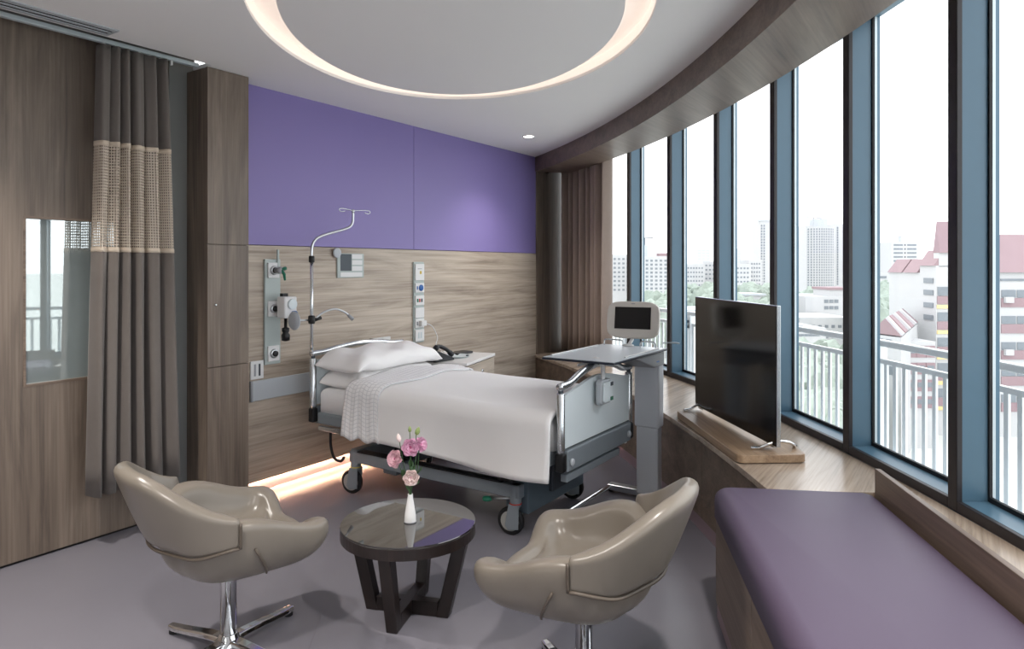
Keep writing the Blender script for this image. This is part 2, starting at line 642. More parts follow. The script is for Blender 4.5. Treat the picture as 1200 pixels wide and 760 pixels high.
def ring_mesh(pa, za, pb, zb):
    m = MB()
    k = len(pa)
    m.add([(x, y, za) for x, y in pa] + [(x, y, zb) for x, y in pb], [(i, (i + 1) % k, k + (i + 1) % k, k + i) for i in range(k)])
    return m


ring_mesh(out_e, Z_CEIL + 0.018, out_e, Z_CEIL + 0.075).build('cove_upstand', 'cove_glow', ceiling, smooth=True)
ring_mesh(out_e, Z_CEIL + 0.075, in_e, Z_CEIL + 0.075).build('cove_recess_top', 'cove_glow', ceiling, smooth=True, label='oval cove recess top glowing in place of a hidden light strip')

# ---- headboard wall: purple panels above, oak panel below, skirting with floor light
wall_back = struct_empty('wall_back', (2.6, Y_BACK, 0), 'headboard wall with purple panels above horizontal oak boarding', 'wall')
ob = (2.6, Y_BACK, 0)
X_SEAM, X_END = 4.235, 6.15
for a, b in ((2.582, X_SEAM - 0.002), (X_SEAM + 0.002, X_END)):
    MB(ob).box(a, b, Y_BACK, Y_BACK + 0.05, 1.589, 2.66).build('purple_panel', 'purple_wall', wall_back, bevel=0.0015)
MB(ob).box(2.582, X_END, Y_BACK - 0.004, Y_BACK + 0.003, 0.074, 1.585).build('oak_panel', 'oak_horizontal', wall_back, bevel=0.0015)
MB(ob).box(2.582, 7.2, Y_BACK + 0.05, Y_BACK + 0.2, 0.0, 3.0).build('wall_core', 'jamb_grey', wall_back)
MB(ob).box(2.582, X_END, Y_BACK + 0.022, Y_BACK + 0.052, 0.0, 0.0798).build('skirting', 'skirting_vinyl', wall_back)
MB(ob).box(2.582, X_END, Y_BACK + 0.003, Y_BACK + 0.05, 0.080, 1.585).build('panel_core', 'oak_front', wall_back)
MB(ob).box(2.66, 4.25, Y_BACK + 0.005, Y_BACK + 0.018, 0.0785, 0.0799).build('floor_light_strip', 'led_warm', wall_back, label='warm light strip under the oak panel')
# oak reveal between the headboard wall and the window
rv = struct_empty('trim_2', (6.15, Y_BACK, 0), 'oak reveal panel beside the brown window curtain', 'panel')
orv = (6.15, Y_BACK, 0)
MB(orv).box(6.15, 6.42, Y_BACK - 0.012, Y_BACK + 0.05, Z_COUNTER, 2.46).build('reveal_panel', 'oak_vertical', rv, bevel=0.002)
MB(orv).box(6.42, 7.1, Y_BACK + 0.0, Y_BACK + 0.05, Z_COUNTER, 3.0).build('reveal_back', 'oak_vertical', rv)
MB(orv).box(6.15, 7.1, Y_BACK + 0.02, Y_BACK + 0.05, 0, Z_COUNTER).build('reveal_base', 'oak_front', rv)

# ---- door wall on the left
wall_left = struct_empty('wall_left', (X_REAR, Y_DOOR, 0), 'oak clad wall on either side of the sliding door', 'wall')
ol = (X_REAR, Y_DOOR, 0)
for a, b in ((X_REAR, -1.4), (-1.397, -0.2), (-0.197, 0.79)):
    MB(ol).box(a, b, Y_DOOR - 0.005, Y_DOOR + 0.05, 0.012, 2.647).build('oak_panel', 'oak_vertical', wall_left, bevel=0.0015)
MB(ol).box(X_REAR, 2.36, Y_DOOR + 0.05, Y_DOOR + 0.2, 0, 3.0).build('wall_core', 'jamb_grey', wall_left)
MB(ol).box(X_REAR, 2.36, Y_DOOR - 0.005, Y_DOOR + 0.05, 2.655, 2.8).build('header', 'jamb_grey', wall_left)
MB(ol).box(2.205, 2.36, Y_DOOR - 0.002, Y_DOOR + 0.05, 0.0, 2.655).build('jamb_panel', 'jamb_grey', wall_left, bevel=0.0015)
MB(ol).box(X_REAR, 2.312, Y_LIP - 0.0, Y_LIP + 0.012, Z_CEIL + 0.001, 2.78).build('recess_lip', 'white_ceiling', wall_left)
MB(ol).box(X_REAR, 2.312, Y_LIP, Y_DOOR + 0.05, 2.78, 2.80).build('recess_top', 'dark_void', wall_left)
MB(ol).box(X_REAR, 2.205, Y_DOOR + 0.01, Y_DOOR + 0.05, 0.0, 0.012).build('floor_gap', 'dark_void', wall_left)
# sliding door with a glazed opening
od = (1.5, Y_DOOR, 0)
door = struct_empty('door_1', od, 'oak sliding door with a tall glass pane beside the cubicle curtain', 'door')
GX0, GX1, GZ0, GZ1 = 1.466, 1.93, 0.857, 1.699
for a, b, c, d in ((0.795, GX0, 0.014, 2.647), (GX1, 2.2, 0.014, 2.647), (GX0, GX1, 0.014, GZ0), (GX0, GX1, GZ1, 2.647)):
    pass
dl = MB(od)
xs, zs = (0.795, GX0, GX1, 2.2), (0.014, GZ0, GZ1, 2.647)
for yy, flip in ((Y_DOOR - 0.004, False), (Y_DOOR + 0.045, True)):
    for i in range(3):
        for j in range(3):
            if i == 1 and j == 1:
                continue
            q = [(xs[i], yy, zs[j]), (xs[i + 1], yy, zs[j]), (xs[i + 1], yy, zs[j + 1]), (xs[i], yy, zs[j + 1])]
            dl.add(q[::-1] if flip else q, [(0, 1, 2, 3)])
for (x0, z0), (x1, z1) in (((GX0, GZ0), (GX1, GZ0)), ((GX1, GZ0), (GX1, GZ1)), ((GX1, GZ1), (GX0, GZ1)), ((GX0, GZ1), (GX0, GZ0)),
                           ((0.795, 0.014), (0.795, 2.647)), ((0.795, 2.647), (2.2, 2.647)), ((2.2, 2.647), (2.2, 0.014)), ((2.2, 0.014), (0.795, 0.014))):
    dl.add([(x0, Y_DOOR - 0.004, z0), (x1, Y_DOOR - 0.004, z1), (x1, Y_DOOR + 0.045, z1), (x0, Y_DOOR + 0.045, z0)], [(0, 1, 2, 3)])
dl.build('door_leaf', 'oak_vertical', door)
fr = MB(od)
for a, b, c, d in ((GX0, GX0 + 0.012, GZ0, GZ1), (GX1 - 0.012, GX1, GZ0, GZ1), (GX0 + 0.012, GX1 - 0.012, GZ0, GZ0 + 0.012), (GX0 + 0.012, GX1 - 0.012, GZ1 - 0.012, GZ1)):
    fr.box(a, b, Y_DOOR - 0.006, Y_DOOR + 0.03, c, d)
fr.build('glazing_bead', 'oak_front', door)
MB(od).box(GX0 + 0.008, GX1 - 0.008, Y_DOOR + 0.016, Y_DOOR + 0.024, GZ0 + 0.008, GZ1 - 0.008).build('pane', 'door_glass', door)
# rear wall behind the camera
struct(MB().box(X_REAR - 0.1, X_REAR, -2.6, 4.0, 0, 3.0).build('wall_rear', 'white_ceiling'), 'plain white wall behind the camera', 'wall')

# ---- bulkhead beam above the windows
beam = struct(MB().arcbox(R_FRONT, R_SOFFIT, -35.45, ANG_B, Z_SOFFIT, 2.75, 64).build('trim_3', 'oak_fascia', smooth=False), 'curved oak bulkhead following the window wall', 'bulkhead')
for p in beam.data.polygons:
    p.use_smooth = False

# ---- window bays of the curved wall
STEP = 3.512
Z_GL0, Z_GL1 = 0.565, 2.68
for k in range(-2, 13):
    a_l = -39.35 - STEP * k                      # left edge of this mullion's nose
    a_r = a_l - 0.245
    a_n = a_l - STEP                             # left edge of the next one
    a_m = (a_l + a_r) / 2
    w = struct_empty('window_%d' % (k + 3), arc(R_WIN, a_m, Z_COUNTER), 'tall blue framed window bay %s' % (
        {-2: 'hidden behind the brown curtain', -1: 'half covered by the brown curtain', 0: 'behind the bedside terminal', 1: 'between bedside terminal and television', 2: 'directly behind the television',
         3: 'right of the television, tall white tower in view', 4: 'with the sloping red roof in view', 5: 'at the right edge above the purple bench'}.get(k, 'beyond the right edge, bay %d' % (k - 5))), 'window')
    ow = arc(R_WIN, a_m, Z_COUNTER)
    # mullion: black nose, blue body, outer light fin
    MB(ow).arcbox(R_WIN, R_WIN + 0.022, a_l, a_r, Z_COUNTER, 2.80, 1).build('mullion_nose', 'frame_black', w, bevel=0.003)
    MB(ow).arcbox(R_WIN + 0.022, R_WIN + 0.118, a_l - 0.012, a_r + 0.012, Z_COUNTER, 2.80, 1).build('mullion', 'frame_blue', w)
    MB(ow).arcbox(R_WIN + 0.118, R_WIN + 0.130, a_l + 0.03, a_r - 0.03, Z_COUNTER, 2.80, 1).build('gasket', 'gasket', w)
    MB(ow).arcbox(R_WIN + 0.130, R_WIN + 0.143, a_l + 0.02, a_r - 0.02, Z_COUNTER - 0.05, 2.90, 1).build('outer_fin', 'frame_light', w)
    MB(ow).arcbox(R_WIN + 0.143, R_WIN + 0.158, a_l + 0.02, a_r - 0.02, Z_COUNTER - 0.05, 2.90, 1).build('outer_cap', 'frame_blue', w)
    # flat pane chord between this mullion and the next
    A0, A1 = a_r, a_n

    def chord(R0, R1, z0, z1, e0=0.0, e1=0.0):
        p, q = Vector(arc(1, A0)[:2]) - Vector((CX, CY)), Vector(arc(1, A1)[:2]) - Vector((CX, CY))
        c = Vector((CX, CY))
        return [tuple(c + p * R0), tuple(c + p * R1), tuple(c + q * R1), tuple(c + q * R0)], z0, z1
    po, z0, z1 = chord(R_WIN, R_WIN + 0.02, Z_COUNTER, Z_COUNTER + 0.04)
    MB(ow).prism(po[::-1], z0, z1).build('sill_front', 'frame_black', w, bevel=0.003)
    po, z0, z1 = chord(R_WIN + 0.02, R_WIN + 0.16, Z_COUNTER - 0.05, Z_COUNTER + 0.04)
    MB(ow).prism(po[::-1], z0, z1).build('sill', 'frame_blue', w)
    po, z0, z1 = chord(R_WIN + 0.118, R_WIN + 0.132, Z_COUNTER + 0.04, Z_COUNTER + 0.058)
    MB(ow).prism(po[::-1], z0, z1).build('bottom_gasket', 'gasket', w)
    po, z0, z1 = chord(R_WIN + 0.02, R_WIN + 0.16, 2.69, 2.90)
    MB(ow).prism(po[::-1], z0, z1).build('head', 'frame_blue', w)
    po, z0, z1 = chord(R_WIN + 0.122, R_WIN + 0.128, Z_COUNTER + 0.05, 2.695)
    MB(ow).prism(po[::-1], z0, z1).build('pane', 'window_glass', w)
# blind pocket above the panes and spandrel under them
struct(MB().arcbox(R_SOFFIT, R_WIN + 0.16, ANG_A, ANG_B, 2.86, 3.0, 48).build('trim_4', 'white_ceiling'), 'white blind pocket between bulkhead and windows', 'pocket')
struct(MB().arcbox(R_WIN + 0.12, 13.30, ANG_A, ANG_B, -0.08, Z_COUNTER - 0.05, 48).build('wall_right', 'frame_light'), 'low curved wall under the windows', 'wall')

# ---- counter under the windows
A_BENCH = -56.12
counter = thing('window_counter', 'long curved oak counter below the windows carrying the television', 'counter', arc(12.7, -45, 0))
oc = arc(12.7, -45, 0)
MB(oc).arcbox(R_FRONT - 0.004, R_WIN - 0.002, -35.0, A_BENCH, Z_COUNTER - 0.03, Z_COUNTER, 48).build('countertop', 'oak_counter', counter, bevel=0.003)
NP = 5
for i in range(NP):
    a0 = -35.3 + (A_BENCH + 35.3) * i / NP
    a1 = -35.3 + (A_BENCH + 35.3) * (i + 1) / NP
    MB(oc).arcbox(R_FRONT + 0.004, R_FRONT + 0.03, a0 - 0.008, a1 + 0.008, 0.075, Z_COUNTER - 0.036, 12).build('front_panel', 'oak_front', counter)
MB(oc).arcbox(R_FRONT + 0.03, R_WIN + 0.05, -35.2, A_BENCH, 0.0, Z_COUNTER - 0.031, 40).build('carcass', 'dark_void', counter)
MB(oc).arcbox(R_FRONT + 0.006, R_FRONT + 0.03, -35.3, A_BENCH, 0.0, 0.075, 40).build('skirting', 'skirting_vinyl', counter)

# ================================================================== BUILT-IN JOINERY
# tall oak cabinet between the curtain and the headboard wall
oc = (2.44, Y_CAB, 0)
cab = thing('tall_cabinet', 'tall narrow oak cabinet between cubicle curtain and headboard wall', 'cabinet', oc)
MB(oc).box(2.312, 2.577, Y_CAB + 0.02, Y_DOOR - 0.003, 0.0, 2.60).build('carcass', 'oak_vertical', cab, bevel=0.0015)
for z0, z1 in ((0.02, 0.862), (0.866, 1.576), (1.580, 2.60)):
    d = MB(oc).box(2.308, 2.578, Y_CAB, Y_CAB + 0.02, z0, z1).build('door', 'oak_vertical', cab, bevel=0.0012)
    if 0.8 < z0 < 1:
        Mk = frame_matrix((2.354, Y_CAB, 1.227), (1, 0, 0), (0, 0, 1), (0, -1, 0))
        MB(oc).lathe([(0.008, 0), (0.009, 0.003), (0.006, 0.012), (0.004, 0.014)], M=Mk, seg=12).build('lock', 'chrome', d, smooth=True)

# ---- purple window bench
UB = Vector((-0.899, -0.438)); WB = Vector((0.438, -0.899))      # along the bench (towards the camera), across it
A0_ = Vector((2.82, 0.870))
rotb = math.atan2(UB.y, UB.x)
bench = thing('window_bench', 'long window bench with purple vinyl cushion and oak base', 'bench', (A0_.x, A0_.y, 0), rotb)
LB, DB = 2.75, 0.635
# local x = along, local y = across (towards the window); left normal of UB points to the window
cush = MB()
NXB, NYB = 40, 16


def cushion(u, v):
    x, y = u * LB, v * (DB - 0.005)
    return (x, y, 0)


def pad(x0, x1, y0, y1, z0, z1, r, crown, m):
    """Soft upholstered slab: rounded edges and a slightly crowned top."""
    n = 6
    rows = []
    for k in range(n + 1):
        a = PI / 2 * k / n
        rows.append((r * (1 - math.sin(a)), z1 - r + r * math.sin(a) if k else z1 - r))
    prof = [(0.0, z0)] + [(r - r * math.cos(PI / 2 * k / n), z1 - r + r * math.sin(PI / 2 * k / n)) for k in range(n + 1)]
    rings = []
    for ins, z in prof:
        pl = rounded_rect((x1 - x0) - 2 * ins, (y1 - y0) - 2 * ins, max(0.02 + r * 0.5 - ins * 0.5, 0.008), 4)
        rings.append([(px + (x0 + x1) / 2, py + (y0 + y1) / 2, z) for px, py in pl])
    for f in (0.75, 0.45, 0.15):
        last = rings[n + 1]
        cx, cy = (x0 + x1) / 2, (y0 + y1) / 2
        rings.append([(cx + (p[0] - cx) * (1 - (1 - f) * 0.25 if False else f), cy + (p[1] - cy) * f, z1 + crown * (1 - f * f)) for p in last])
    k = len(rings[0])
    base = len(m.v)
    for rg in rings:
        m.v += [Vector(p) for p in rg]
    for i in range(len(rings) - 1):
        for j in range(k):
            m.f.append((base + i * k + j, base + i * k + (j + 1) % k, base + (i + 1) * k + (j + 1) % k, base + (i + 1) * k + j))
    m.f.append(tuple(base + j for j in range(k - 1, -1, -1)))
    m.f.append(tuple(base + (len(rings) - 1) * k + j for j in range(k)))
    return m


pad(0.0, LB, 0.0, DB - 0.004, 0.432, 0.552, 0.055, 0.010, MB()).build('cushion', 'purple_vinyl', bench, smooth=True)
for i in range(4):
    x0 = 0.005 + (LB - 0.01) * i / 4
    MB().box(x0, x0 + (LB - 0.01) / 4 - 0.003, 0.012, 0.032, 0.07, 0.43).build('base_panel', 'oak_front', bench, bevel=0.001)
MB().box(0.005, 0.025, 0.034, DB - 0.03, 0.0, 0.43).build('end_panel', 'oak_front', bench, bevel=0.001)
MB().box(0.028, LB, 0.034, DB - 0.03, 0.0, 0.428).build('carcass', 'dark_void', bench)
MB().box(0.005, LB, 0.018, 0.033, 0.0, 0.069).build('plinth', 'skirting_vinyl', bench)
# ledge board and the sill shelf behind it
ledge = thing('bench_back_board', 'low oak back board between purple bench and window sill', 'board', (A0_.x, A0_.y, 0), rotb)
MB().box(-0.005, LB, DB + 0.0, DB + 0.022, 0.30, 0.636).build('board', 'oak_front', ledge, bevel=0.002)
p0 = A0_ + WB * (DB + 0.023) - UB * 0.10
inner = [p0 + UB * ((LB + 0.10) * i / 24) for i in range(25)]
pts = [tuple(p) for p in inner]
oa = []
for p in inner:
    d = Vector((p.x - CX, p.y - CY)).normalized()
    q = Vector((CX, CY)) + d * (R_WIN - 0.003)
    oa.append((q.x, q.y))
sm = MB((A0_.x, A0_.y, 0))
k = len(pts)
vv = [(x, y, z) for z in (0.485, 0.5192) for x, y in pts + oa]
ff = []
for i in range(k - 1):
    ff += [(i, i + 1, k + i + 1, k + i)[::1], (2 * k + i, 2 * k + k + i, 2 * k + k + i + 1, 2 * k + i + 1),
           (i, 2 * k + i, 2 * k + i + 1, i + 1), (k + i, k + i + 1, 3 * k + i + 1, 3 * k + i)]
ff += [(0, k, 3 * k, 2 * k), (k - 1, 3 * k - 1, 4 * k - 1, 2 * k - 1)]
sm.add(vv, ff)
tag(sm.build('sill_shelf', 'oak_counter'), 'narrow oak sill shelf between bench back board and window frames', 'shelf').location = (A0_.x, A0_.y, 0)

# ================================================================== CEILING FITTINGS
osl = (0.0, 3.49, Z_CEIL)
slot = thing('slot_diffuser', 'long grey linear air slot in the ceiling above the door', 'air vent', osl)
X0S, X1S = -2.2, 1.722
fr = MB(osl)
fr.box(X0S, X1S, 3.440, 3.452, Z_CEIL - 0.006, Z_CEIL + 0.0).box(X0S, X1S, 3.553, 3.565, Z_CEIL - 0.006, Z_CEIL)
fr.box(X1S - 0.012, X1S, 3.452, 3.553, Z_CEIL - 0.006, Z_CEIL)
fr.build('frame', 'bumper_grey', slot)
MB(osl).box(X0S, X1S - 0.012, 3.452, 3.553, Z_CEIL - 0.0012, Z_CEIL - 0.0002).build('slot_void', 'dark_void', slot)
for yy in (3.458, 3.498, 3.540):
    MB(osl).box(X0S, X1S - 0.014, yy, yy + 0.014, Z_CEIL - 0.006, Z_CEIL - 0.0015).build('blade', 'bumper_grey', slot)


def downlight(x, y, label, power, z=Z_CEIL):
    o = (x, y, z)
    t = thing('downlight', label, 'ceiling light', o, group='recessed ceiling downlights')
    MB().lathe([(0.052, -0.001), (0.056, -0.005), (0.050, -0.007), (0.044, -0.003), (0.043, 0.0)], seg=28).build('trim_ring', 'white_plastic', t, smooth=True)
    MB().lathe([(0.0005, -0.0025), (0.043, -0.0025), (0.043, -0.0018), (0.0005, -0.0018)], seg=28).build('lens', 'lamp_face', t)
    ld = bpy.data.lights.new('downlight_lamp', 'SPOT')
    ld.energy = power
    ld.color = (1.0, 0.94, 0.88)
    ld.spot_size = math.radians(115)
    ld.spot_blend = 0.9
    ld.shadow_soft_size = 0.05
    lo = bpy.data.objects.new('downlight_lamp', ld)
    COL.objects.link(lo)
    lo.parent = t
    lo.location = (0, 0, -0.03)
    return t


DL = 52.0
downlight(5.124, 3.217, 'small round downlight near the corner of purple wall and bulkhead', 13.0)
for i, (x, y) in enumerate(((0.9, 3.05), (-0.6, 2.6), (0.3, 1.2), (-1.3, 0.9), (1.5, 0.2))):  # unseen downlights added to brighten the interior
    downlight(x, y, 'added ceiling downlight outside the picture that brightens the room', DL)

# curtain tracks
tr = thing('curtain_track', 'white ceiling track carrying the cubicle curtain', 'track', (1.9, 3.70, 2.62))
MB((1.9, 3.70, 2.62)).box(-2.0, 2.29, 3.685, 3.715, 2.60, 2.622).build('rail', 'frame_light', tr, bevel=0.002)
for i in range(7):
    x = 1.77 + i * 0.06
    MB((1.9, 3.70, 2.62)).box(x - 0.006, x + 0.006, 3.69, 3.705, 2.575, 2.602).build('glider', 'white_plastic', tr)


# ---- curtains
def curtain_sheet(path_fn, z0, z1, nu, nv, m, uvs):
    """Pleated sheet; path_fn(u, z) -> plan point; stores UVs in metres."""
    base = len(m.v)
    L = 0.0
    prev = None
    ls = []
    for i in range(nu + 1):
        p = Vector(path_fn(i / nu, z0))
        if prev is not None:
            L += (p - prev).length
        prev = p
        ls.append(L)
    for i in range(nu + 1):
        for j in range(nv + 1):
            z = z0 + (z1 - z0) * j / nv
            x, y = path_fn(i / nu, z)
            m.v.append(Vector((x, y, z)))
            uvs.append((ls[i], z))
    for i in range(nu):
        for j in range(nv):
            a = base + i * (nv + 1) + j
            m.f.append((a, a + nv + 1, a + nv + 2, a + 1))


def left_curtain(u, z):
    t = (z - 0.28) / 2.3
    xa, xb = 1.705 + 0.05 * t, 2.205 - 0.075 * t
    env = 0.036 + 0.020 * (1 - t)
    # broad fold on the left at the bottom, tighter pleats elsewhere
    w = u ** 0.82
    ph = w * 2 * PI * 6.5 + 0.7 * math.sin(3 * u + 1.0) + 0.25 * math.sin(2.2 * z)
    y = 3.705 + env * math.sin(ph) + 0.010 * math.sin(2.3 * ph + 1 + z)
    x = xa + (xb - xa) * u + 0.012 * math.cos(ph)
    return (x, y)


oc = (1.95, 3.70, 0.28)
cc = thing('cubicle_curtain', 'taupe cubicle curtain with cream mesh band hanging beside the door', 'curtain', oc)
ZB, ZM0, ZM1, ZT = 0.28, 1.535, 2.085, 2.592


def zvar(z):
    return z


for nm, mt, za, zb in (('lower_panel', 'curtain_taupe', ZB, ZM0), ('mesh_band', 'curtain_net', ZM0, ZM1), ('upper_panel', 'curtain_taupe', ZM1, ZT)):
    m = MB(oc); uv = []
    curtain_sheet(left_curtain, za, zb, 170, 8, m, uv)
    m.build(nm, mt, cc, smooth=True, uvs=uv, solid=0.0 if mt == 'curtain_net' else 0.002)
for z in (ZM0, ZM1):
    m = MB(oc); uv = []
    curtain_sheet(lambda u, zz: left_curtain(u, zz), z - 0.011, z + 0.011, 170, 1, m, uv)
    m.build('hem', 'curtain_hem', cc, smooth=True, uvs=uv, solid=0.005)


def right_curtain(u, z):
    a = -34.3 + (-38.72 + 34.3) * u
    ph = u * 2 * PI * 7.5 + 1.0 * math.sin(7 * u + 0.6) + 0.12 * math.sin(2 * z)
    R = 12.925 + 0.075 * math.sin(ph) + 0.012 * math.sin(2.3 * ph + 1)
    p = arc(R, a + 0.20 * math.cos(ph))
    return (p[0], p[1])


oc = arc(12.925, -36, 0.53)
wc = thing('window_curtain', 'brown pleated curtain drawn back in the window corner', 'curtain', oc)
m = MB(oc); uv = []
curtain_sheet(right_curtain, 0.535, 2.84, 260, 8, m, uv)
m.build('cloth', 'curtain_brown', wc, smooth=True, uvs=uv, solid=0.002)
m = MB(oc)
m.arcbox(12.905, 12.945, -33.5, -84, 2.842, 2.862, 40)
m.build('rail', 'frame_light', wc)

# ================================================================== WALL FITTINGS ON THE HEADBOARD WALL
YW = Y_BACK - 0.004                          # face of the oak boarding


def wbox(o, x0, x1, z0, z1, d0, d1):
    """Box on the wall face; d = distance out of the wall."""
    return MB(o).box(x0, x1, YW - d1, YW - d0, z0, z1)


def wdisc(o, x, z, prof, seg=18):
    """Turned fitting whose axis points out of the wall: (radius, distance out)."""
    return MB(o).lathe(prof, M=frame_matrix((x, YW, z), (1, 0, 0), (0, 0, 1), (0, -1, 0)), seg=seg)


# medical gas panel
o = (2.845, YW, 0.82)
g = thing('medical_gas_panel', 'pale medical gas panel with outlets on the oak wall left of the bed', 'gas panel', o)
wbox(o, 2.785, 2.905, 0.815, 1.497, 0, 0.018).build('back_plate', 'sage_plate', g, bevel=0.004)
for z, kind in ((1.425, 'valve'), (1.175, 'meter'), (0.885, 'plain')):
    oo = wbox(o, 2.802, 2.888, z - 0.05, z + 0.05, 0.0185, 0.03).build('outlet', 'white_plastic', g, bevel=0.003)
    wdisc(o, 2.845, z, [(0.03, 0.03), (0.03, 0.037), (0.022, 0.041), (0.02, 0.041)]).build('bezel', 'brushed_steel', oo, smooth=True)
    wdisc(o, 2.845, z, [(0.019, 0.034), (0.019, 0.050), (0.012, 0.053)]).build('socket', 'black_plastic', oo, smooth=True)
# adapter with green tap on the upper outlet
ad = wdisc(o, 2.845, 1.425, [(0.017, 0.05), (0.017, 0.085), (0.023, 0.085), (0.023, 0.105), (0.010, 0.11)]).build('adapter', 'grey_plastic', g, smooth=True)
MB(o).tube([(2.845, YW - 0.10, 1.425), (2.862, YW - 0.11, 1.40), (2.868, YW - 0.11, 1.36)], [0.011, 0.010, 0.007]).build('green_tap', 'green_plastic', ad, smooth=True)
MB(o).tube([(2.845, YW - 0.10, 1.43), (2.882, YW - 0.10, 1.438)], 0.012).build('tap_wheel', 'green_plastic', ad, smooth=True)
wbox(o, 2.872, 2.884, 1.40, 1.56, 0.02, 0.032).build('hanging_rail', 'sage_plate', g)

# suction regulator plugged in the middle outlet
o = (2.88, YW - 0.055, 1.10)
r_ = thing('suction_regulator', 'white suction regulator with dial and blue knob on the gas panel', 'regulator', o)
MB(o).box(2.845, 2.945, YW - 0.135, YW - 0.056, 1.115, 1.255).build('body', 'white_plastic', r_, bevel=0.010, seg=3)
MB(o).lathe([(0.034, 0), (0.034, 0.012), (0.030, 0.014)], M=frame_matrix((2.902, YW - 0.135, 1.205), (1, 0, 0), (0, 0, 1), (0, -1, 0))).build('dial', 'bed_panel', r_, smooth=True)
MB(o).lathe([(0.020, 0), (0.020, 0.02), (0.013, 0.024)], M=frame_matrix((2.915, YW - 0.135, 1.142), (1, 0, 0), (0, 0, 1), (0, -1, 0))).build('knob', 'blue_plastic', r_, smooth=True)
MB(o).box(2.86, 2.90, YW - 0.10, YW - 0.07, 1.255, 1.275).build('top_cap', 'black_plastic', r_)
MB(o).lathe([(0.010, 0.0), (0.010, -0.06), (0.024, -0.065), (0.024, -0.085), (0.018, -0.095), (0.028, -0.11), (0.026, -0.145), (0.010, -0.15)][::-1], c=(2.885, YW - 0.095, 1.115)).build('trap', 'black_plastic', r_, smooth=True)

# switch plate and grey bumper rail
o = (2.73, YW, 0.73)
sw = thing('switch_plate', 'white square plate with two slots above the grey bumper rail', 'switch', o)
wbox(o, 2.684, 2.780, 0.732, 0.848, 0, 0.012).build('plate', 'white_plastic', sw, bevel=0.003)
for x in (2.708, 2.742):
    wbox(o, x, x + 0.013, 0.752, 0.828, 0.012, 0.0135).build('slot', 'grey_plastic' if x < 2.72 else 'bed_dark', sw)
o = (3.4, YW, 0.59)
bp = thing('bumper_rail', 'grey horizontal bumper rail on the oak wall behind the bed head', 'bumper', o)
wbox(o, 2.684, 4.15, 0.594, 0.722, 0, 0.018).build('rail', 'bumper_grey', bp, bevel=0.004)
for x in (2.684, 4.138):
    wbox(o, x - 0.004, x + 0.012, 0.592, 0.724, 0, 0.021).build('end_cap', 'grey_plastic', bp, bevel=0.003)

# patient information board
o = (3.53, YW, 1.37)
ib = thing('information_board', 'white wall card holder with a dark square beside the drip pole', 'board', o)
wbox(o, 3.40, 3.66, 1.367, 1.545, 0, 0.012).build('backing', 'sage_plate', ib, bevel=0.004)
wbox(o, 3.428, 3.532, 1.418, 1.540, 0.0125, 0.0145).build('dark_card', 'bed_dark', ib)
for i in range(3):
    wbox(o, 3.538, 3.640, 1.506 - i * 0.044, 1.540 - i * 0.044, 0.0125, 0.0145).build('name_card', 'white_plastic', ib)
wbox(o, 3.428, 3.640, 1.374, 1.406, 0.0125, 0.0145).build('wide_card', 'white_plastic', ib)
wdisc(o, 3.392, 1.548, [(0.036, 0.012), (0.036, 0.020), (0.030, 0.023)], 24).build('round_hook', 'bumper_grey', ib, smooth=True)

# nurse call and socket column right of the bed
o = (4.277, YW, 0.83)
nc = thing('nurse_call_panel', 'vertical strip of white switches and sockets above the bedside phone', 'switch panel', o)
wbox(o, 4.214, 4.341, 0.823, 1.487, 0, 0.014).build('back_plate', 'sage_plate', nc, bevel=0.003)
mods = ((1.335, 1.470, 'card'), (1.235, 1.312, 'blue'), (1.130, 1.210, 'buttons'), (1.025, 1.110, 'blank'), (0.945, 1.018, 'plug'), (0.835, 0.930, 'socket'))
for z0, z1, kind in mods:
    mo = wbox(o, 4.224, 4.332, z0, z1, 0.0145, 0.026).build('module', 'white_plastic', nc, bevel=0.003)
    zc = (z0 + z1) / 2
    if kind == 'card':
        wbox(o, 4.275, 4.295, zc - 0.015, zc + 0.01, 0.0265, 0.028).build('yellow_button', 'yellow_plastic', mo)
        wbox(o, 4.250, 4.300, zc + 0.025, zc + 0.03, 0.0265, 0.028).build('grey_mark', 'grey_plastic', mo)
    if kind == 'blue':
        wdisc(o, 4.288, zc, [(0.026, 0.0265), (0.026, 0.033), (0.02, 0.036)]).build('blue_button', 'blue_plastic', mo, smooth=True)
        wbox(o, 4.238, 4.250, zc - 0.014, zc + 0.014, 0.0265, 0.028).build('grey_mark', 'blue_plastic', mo)
    if kind == 'buttons':
        for x, mt in ((4.248, 'green_plastic'), (4.272, 'red_plastic'), (4.298, 'bed_dark')):
            wbox(o, x - 0.007, x + 0.007, zc - 0.014, zc + 0.014, 0.0265, 0.030).build('push_button', mt, mo)
    if kind == 'socket':
        for x in (4.262, 4.292):
            wbox(o, x - 0.008, x + 0.008, zc - 0.025, zc + 0.025, 0.0265, 0.028).build('rocker', 'frame_light', mo)
    if kind == 'plug':
        pl = wbox(o, 4.262, 4.325, zc - 0.022, zc + 0.022, 0.0265, 0.06).build('plug', 'white_plastic', mo, bevel=0.004)
        wbox(o, 4.238, 4.246, zc - 0.014, zc + 0.014, 0.0265, 0.029).build('dark_mark', 'bed_dark', mo)
cord = smooth_path([(4.32, YW - 0.055, 0.98), (4.37, YW - 0.08, 0.95), (4.41, YW - 0.10, 0.86), (4.38, YW - 0.11, 0.80), (4.40, YW - 0.13, 0.765), (4.38, YW - 0.2, 0.742)], 8)
tag(MB((4.38, YW - 0.2, 0.742)).tube(cord, 0.004, 6).build('phone_cord', 'white_plastic', smooth=True), 'thin white cord from wall socket down to the bedside phone', 'cord').location = (4.38, YW - 0.2, 0.742)

